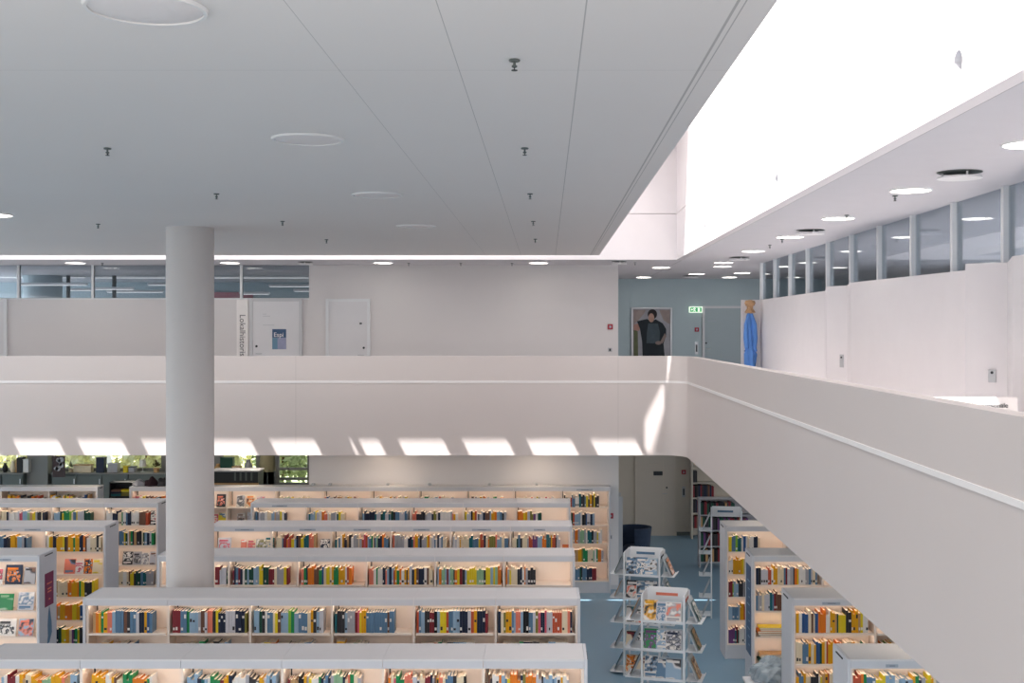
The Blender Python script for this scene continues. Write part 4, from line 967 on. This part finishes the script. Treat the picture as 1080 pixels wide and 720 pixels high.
heap(172, .2, .17, M['b_charcoal'], 'charcoal bag against the maroon one on the wall bookcase', seed=6)
# dark shelving in the gap
x0, x1 = PX(115, 24.2), PX(141, 24.2)
t = root('dark_shelving', 'dark shelving seen in the gap between two far bookcases', 'shelving', (x0, 24.2, 0)); L = x1 - x0
for xx in (0, L - .02): bx('side_panel', M['dark'], xx, xx + .02, 0, .3, 0, 1.85, parent=t)
for z in (.1, .5, .9, 1.3, 1.56, 1.84): bx('shelf', M['dark'], .021, L - .021, 0, .29, z - .015, z, parent=t)
bx('back_panel', M['dark'], .0, L, .291, .3, 0, 1.85, parent=t)
z = 1.5605
for i, (c, xo) in enumerate((('teal', .03), ('olive', .24), ('navy', .03), ('olive', .25), ('brown', .04), ('yellow', .24))):
    zz = 1.5605 + .045 * (i // 2)
    tag(obj('folder', MB().box(0, .19, 0, .2, 0, .04).mesh('folder', M['b_' + c]), None, (x0 + xo, 24.22, zz)), f'{c} folder lying in the dark shelving, {ORD[i // 2]} from the bottom of its pile', 'folder', 'folders in the dark shelving')
# bushes outside the lower windows
def bush(x, y, w, h, m, label, seed):
    r_ = random.Random(seed); mb = MB()
    t = root('bush', label, 'bush', (x, y, -.02), 0, 'bushes outside the windows')
    for k in range(1500):
        a, e, q = r_.uniform(0, 6.283), math.asin(r_.uniform(-.6, 1)), r_.uniform(.6, 1.) 
        p = Vector((math.cos(a) * math.cos(e) * w * q, math.sin(a) * math.cos(e) * w * .6 * q, h * .5 + math.sin(e) * h * .5 * q))
        u = Vector((r_.uniform(-1, 1), r_.uniform(-1, 1), r_.uniform(-1, 1))).normalized(); v = u.orthogonal().normalized(); s = r_.uniform(.07, .15)
        mb.quad([p - u * s, p + v * s * .5, p + u * s, p - v * s * .5])
    obj('foliage', mb.mesh('foliage', m), t)
    obj('trunk', MB().tube([(0, 0, 0), (.05, .02, h * .55)], [.06, .03], 8).mesh('trunk', M['b_brown']), t)
for i in range(6):
    bush(-15.3 + 1.95 * i, 33.6, .85, 3.1 + .3 * (i % 2), M['leaf_pale' if i < 4 else 'leaf'], f'{"pale" if i < 4 else "mid green"} bush outside the lower windows, {ORD[5 - i]} from the white wall', 20 + i)
    bush(-14.4 + 1.95 * i, 36.2, .85, 3.3, M['leaf_pale' if i % 2 else 'leaf'], f'{"pale" if i % 2 else "mid green"} bush in the back row outside, {ORD[5 - i]} from the white wall', 40 + i)

# ------------------------------------------------------------------ light
LG = dict(wup=2.55, wlow=.85, near=20, front=40, shaft=120, back=260, room=520, sun=15., dback=5.5, dleft=20, dright=3, office=140, strip=3.8, left=120)
def area(name, loc, sx, sy, power, col, rot=(0, 0, 0), shape='RECTANGLE'):
    l = bpy.data.lights.new(name, 'AREA'); l.shape = shape; l.size = sx; l.size_y = sy; l.energy = power; l.color = col
    o = bpy.data.objects.new(name, l); COL.objects.link(o); o.location = loc; o.rotation_euler = rot; return o
sun = bpy.data.lights.new('sun', 'SUN'); sun.energy = LG['sun']; sun.angle = math.radians(.5); sun.color = (1, .965, .94)
so = bpy.data.objects.new('sun', sun); COL.objects.link(so)
so.rotation_euler = Vector((SX, SY, -1)).to_track_quat('-Z', 'Y').to_euler()
for x in (-8.66, -5.82, -3.0, -.14): area('downlight_dback', (x, 21.95, ZS - .02), .3, .3, LG['dback'], (1, .80, .62), shape='DISK')
for x, y in ((-9, 26), (-6.5, 26)): area('downlight_dleft', (x, y, ZS - .02), .3, .3, LG['dleft'], (1, .88, .75), shape='DISK')
for x, y in ((2.2, 26.5), (4.2, 25), (3.4, 18), (3.4, 14), (3.4, 11)): area('downlight_dright', (x, y, ZS - .02), .3, .3, LG['dright'], (1, .84, .68), shape='DISK')
area('fill_office', (-17.6, 26.5, 5.0), 6, 2.2, LG['office'] * 3, (.9, .96, 1), (math.radians(90), 0, math.radians(-90)))  # unseen fill light added to brighten the office behind the glass
# daylight of the two skylight slots; near, front and room are added fill lights
area('fill_near', (-6, 1.0, 8.3), 14, 4, LG['near'], (1, .98, .97), (math.radians(28), 0, 0))  # overhead fill added on the camera side
area('fill_front', (-4, 3.1, 5.6), 10, 1.0, LG['front'], (1, .98, .97), (math.radians(68), 0, 0))  # forward fill added to reach the shelf fronts
area('daylight_shaft', (1.45, 9, 8.5), 1.5, 18, LG['shaft'], (1, .98, .98))
area('daylight_back', (-6, 18.9, 8.5), 12, .8, LG['back'], (1, .98, .98), (math.radians(12), 0, 0))
area('daylight_left', (-16.5, 12, 2.6), 16, 4.5, LG['left'], (1, .98, .96), (math.radians(90), 0, math.radians(-90)))
area('fill_room', (8.75, 13, 4.5), 18, 1.5, LG['room'], (.96, .97, 1), (math.radians(90), 0, math.radians(90)))  # unseen fill light added to brighten the glazed side room
# warm light strips under the front edges of the bookcase tops
for i, (x0, n, y) in enumerate([(XL[k], 6, ROWY[k]) for k in range(5)] + [(XRI, 3, ROWY[k]) for k in range(4)] + [(XLE - 4.5, 5, ROWY[k]) for k in (2, 3, 4)] + [(X6, 10, ROWY[5])]):
    area('shelf_strip_fill', (x0 + .45 * n, y + .034, 1.914), .9 * n, .02, LG['strip'] * n / 6, (1, .84, .70), (math.radians(30), 0, 0))
for x0, y in [(XRI, ROWY[k]) for k in (1, 2, 3)] + [(XLE - .9, ROWY[k]) for k in (2, 3, 4)] + [(X6 + 8.1, ROWY[5])]:
    for z in LV[1:]: area('shelf_strip_fill', (x0 + .45, y + .034, z - .026), .84, .02, LG['strip'] * .13, (1, .84, .70), (math.radians(38), 0, 0))  # fill lights added to lift the lower shelves, no fitted strips there
w = bpy.data.worlds.new('world'); S.world = w; w.use_nodes = True
nt = w.node_tree; bg = nt.nodes['Background']          # pale sky above the horizon, sunlit pale ground below it
tc = nt.nodes.new('ShaderNodeTexCoord'); sp = nt.nodes.new('ShaderNodeSeparateXYZ'); nt.links.new(tc.outputs['Generated'], sp.inputs[0])
rp = nt.nodes.new('ShaderNodeValToRGB'); e = rp.color_ramp.elements
def sky(lo, upp):
    e[0].position = .47; e[0].color = (lo, lo * .97, lo * .94, 1); e[1].position = .53; e[1].color = (upp, upp * .985, upp * .975, 1)
sky(LG['wlow'], LG['wup'])
mp = nt.nodes.new('ShaderNodeMapRange'); mp.inputs[1].default_value = -1; mp.inputs[2].default_value = 1
nt.links.new(sp.outputs[2], mp.inputs[0]); nt.links.new(mp.outputs[0], rp.inputs[0]); nt.links.new(rp.outputs[0], bg.inputs[0])

# ------------------------------------------------------------------ camera and view
cam = bpy.data.cameras.new('camera'); co = bpy.data.objects.new('camera', cam); COL.objects.link(co)
co.location = (0, 0, EYE); co.rotation_euler = (math.pi / 2, 0, 0)
cam.sensor_width = 36; cam.lens = 36 * F / 1080; cam.shift_x = -(VX - 540) / 1080; cam.shift_y = -(360 - VY) / 1080
cam.clip_start = .1; cam.clip_end = 200
S.camera = co
S.view_settings.view_transform = 'Standard'; S.view_settings.look = 'None'; S.view_settings.gamma = 1; S.view_settings.use_curve_mapping = False
S.view_settings.exposure = 0.13
S.cycles.use_denoising = True; S.cycles.max_bounces = 8; S.cycles.diffuse_bounces = 5; S.cycles.transparent_max_bounces = 12
S.cycles.caustics_reflective = False; S.cycles.caustics_refractive = False; S.cycles.sample_clamp_indirect = 8
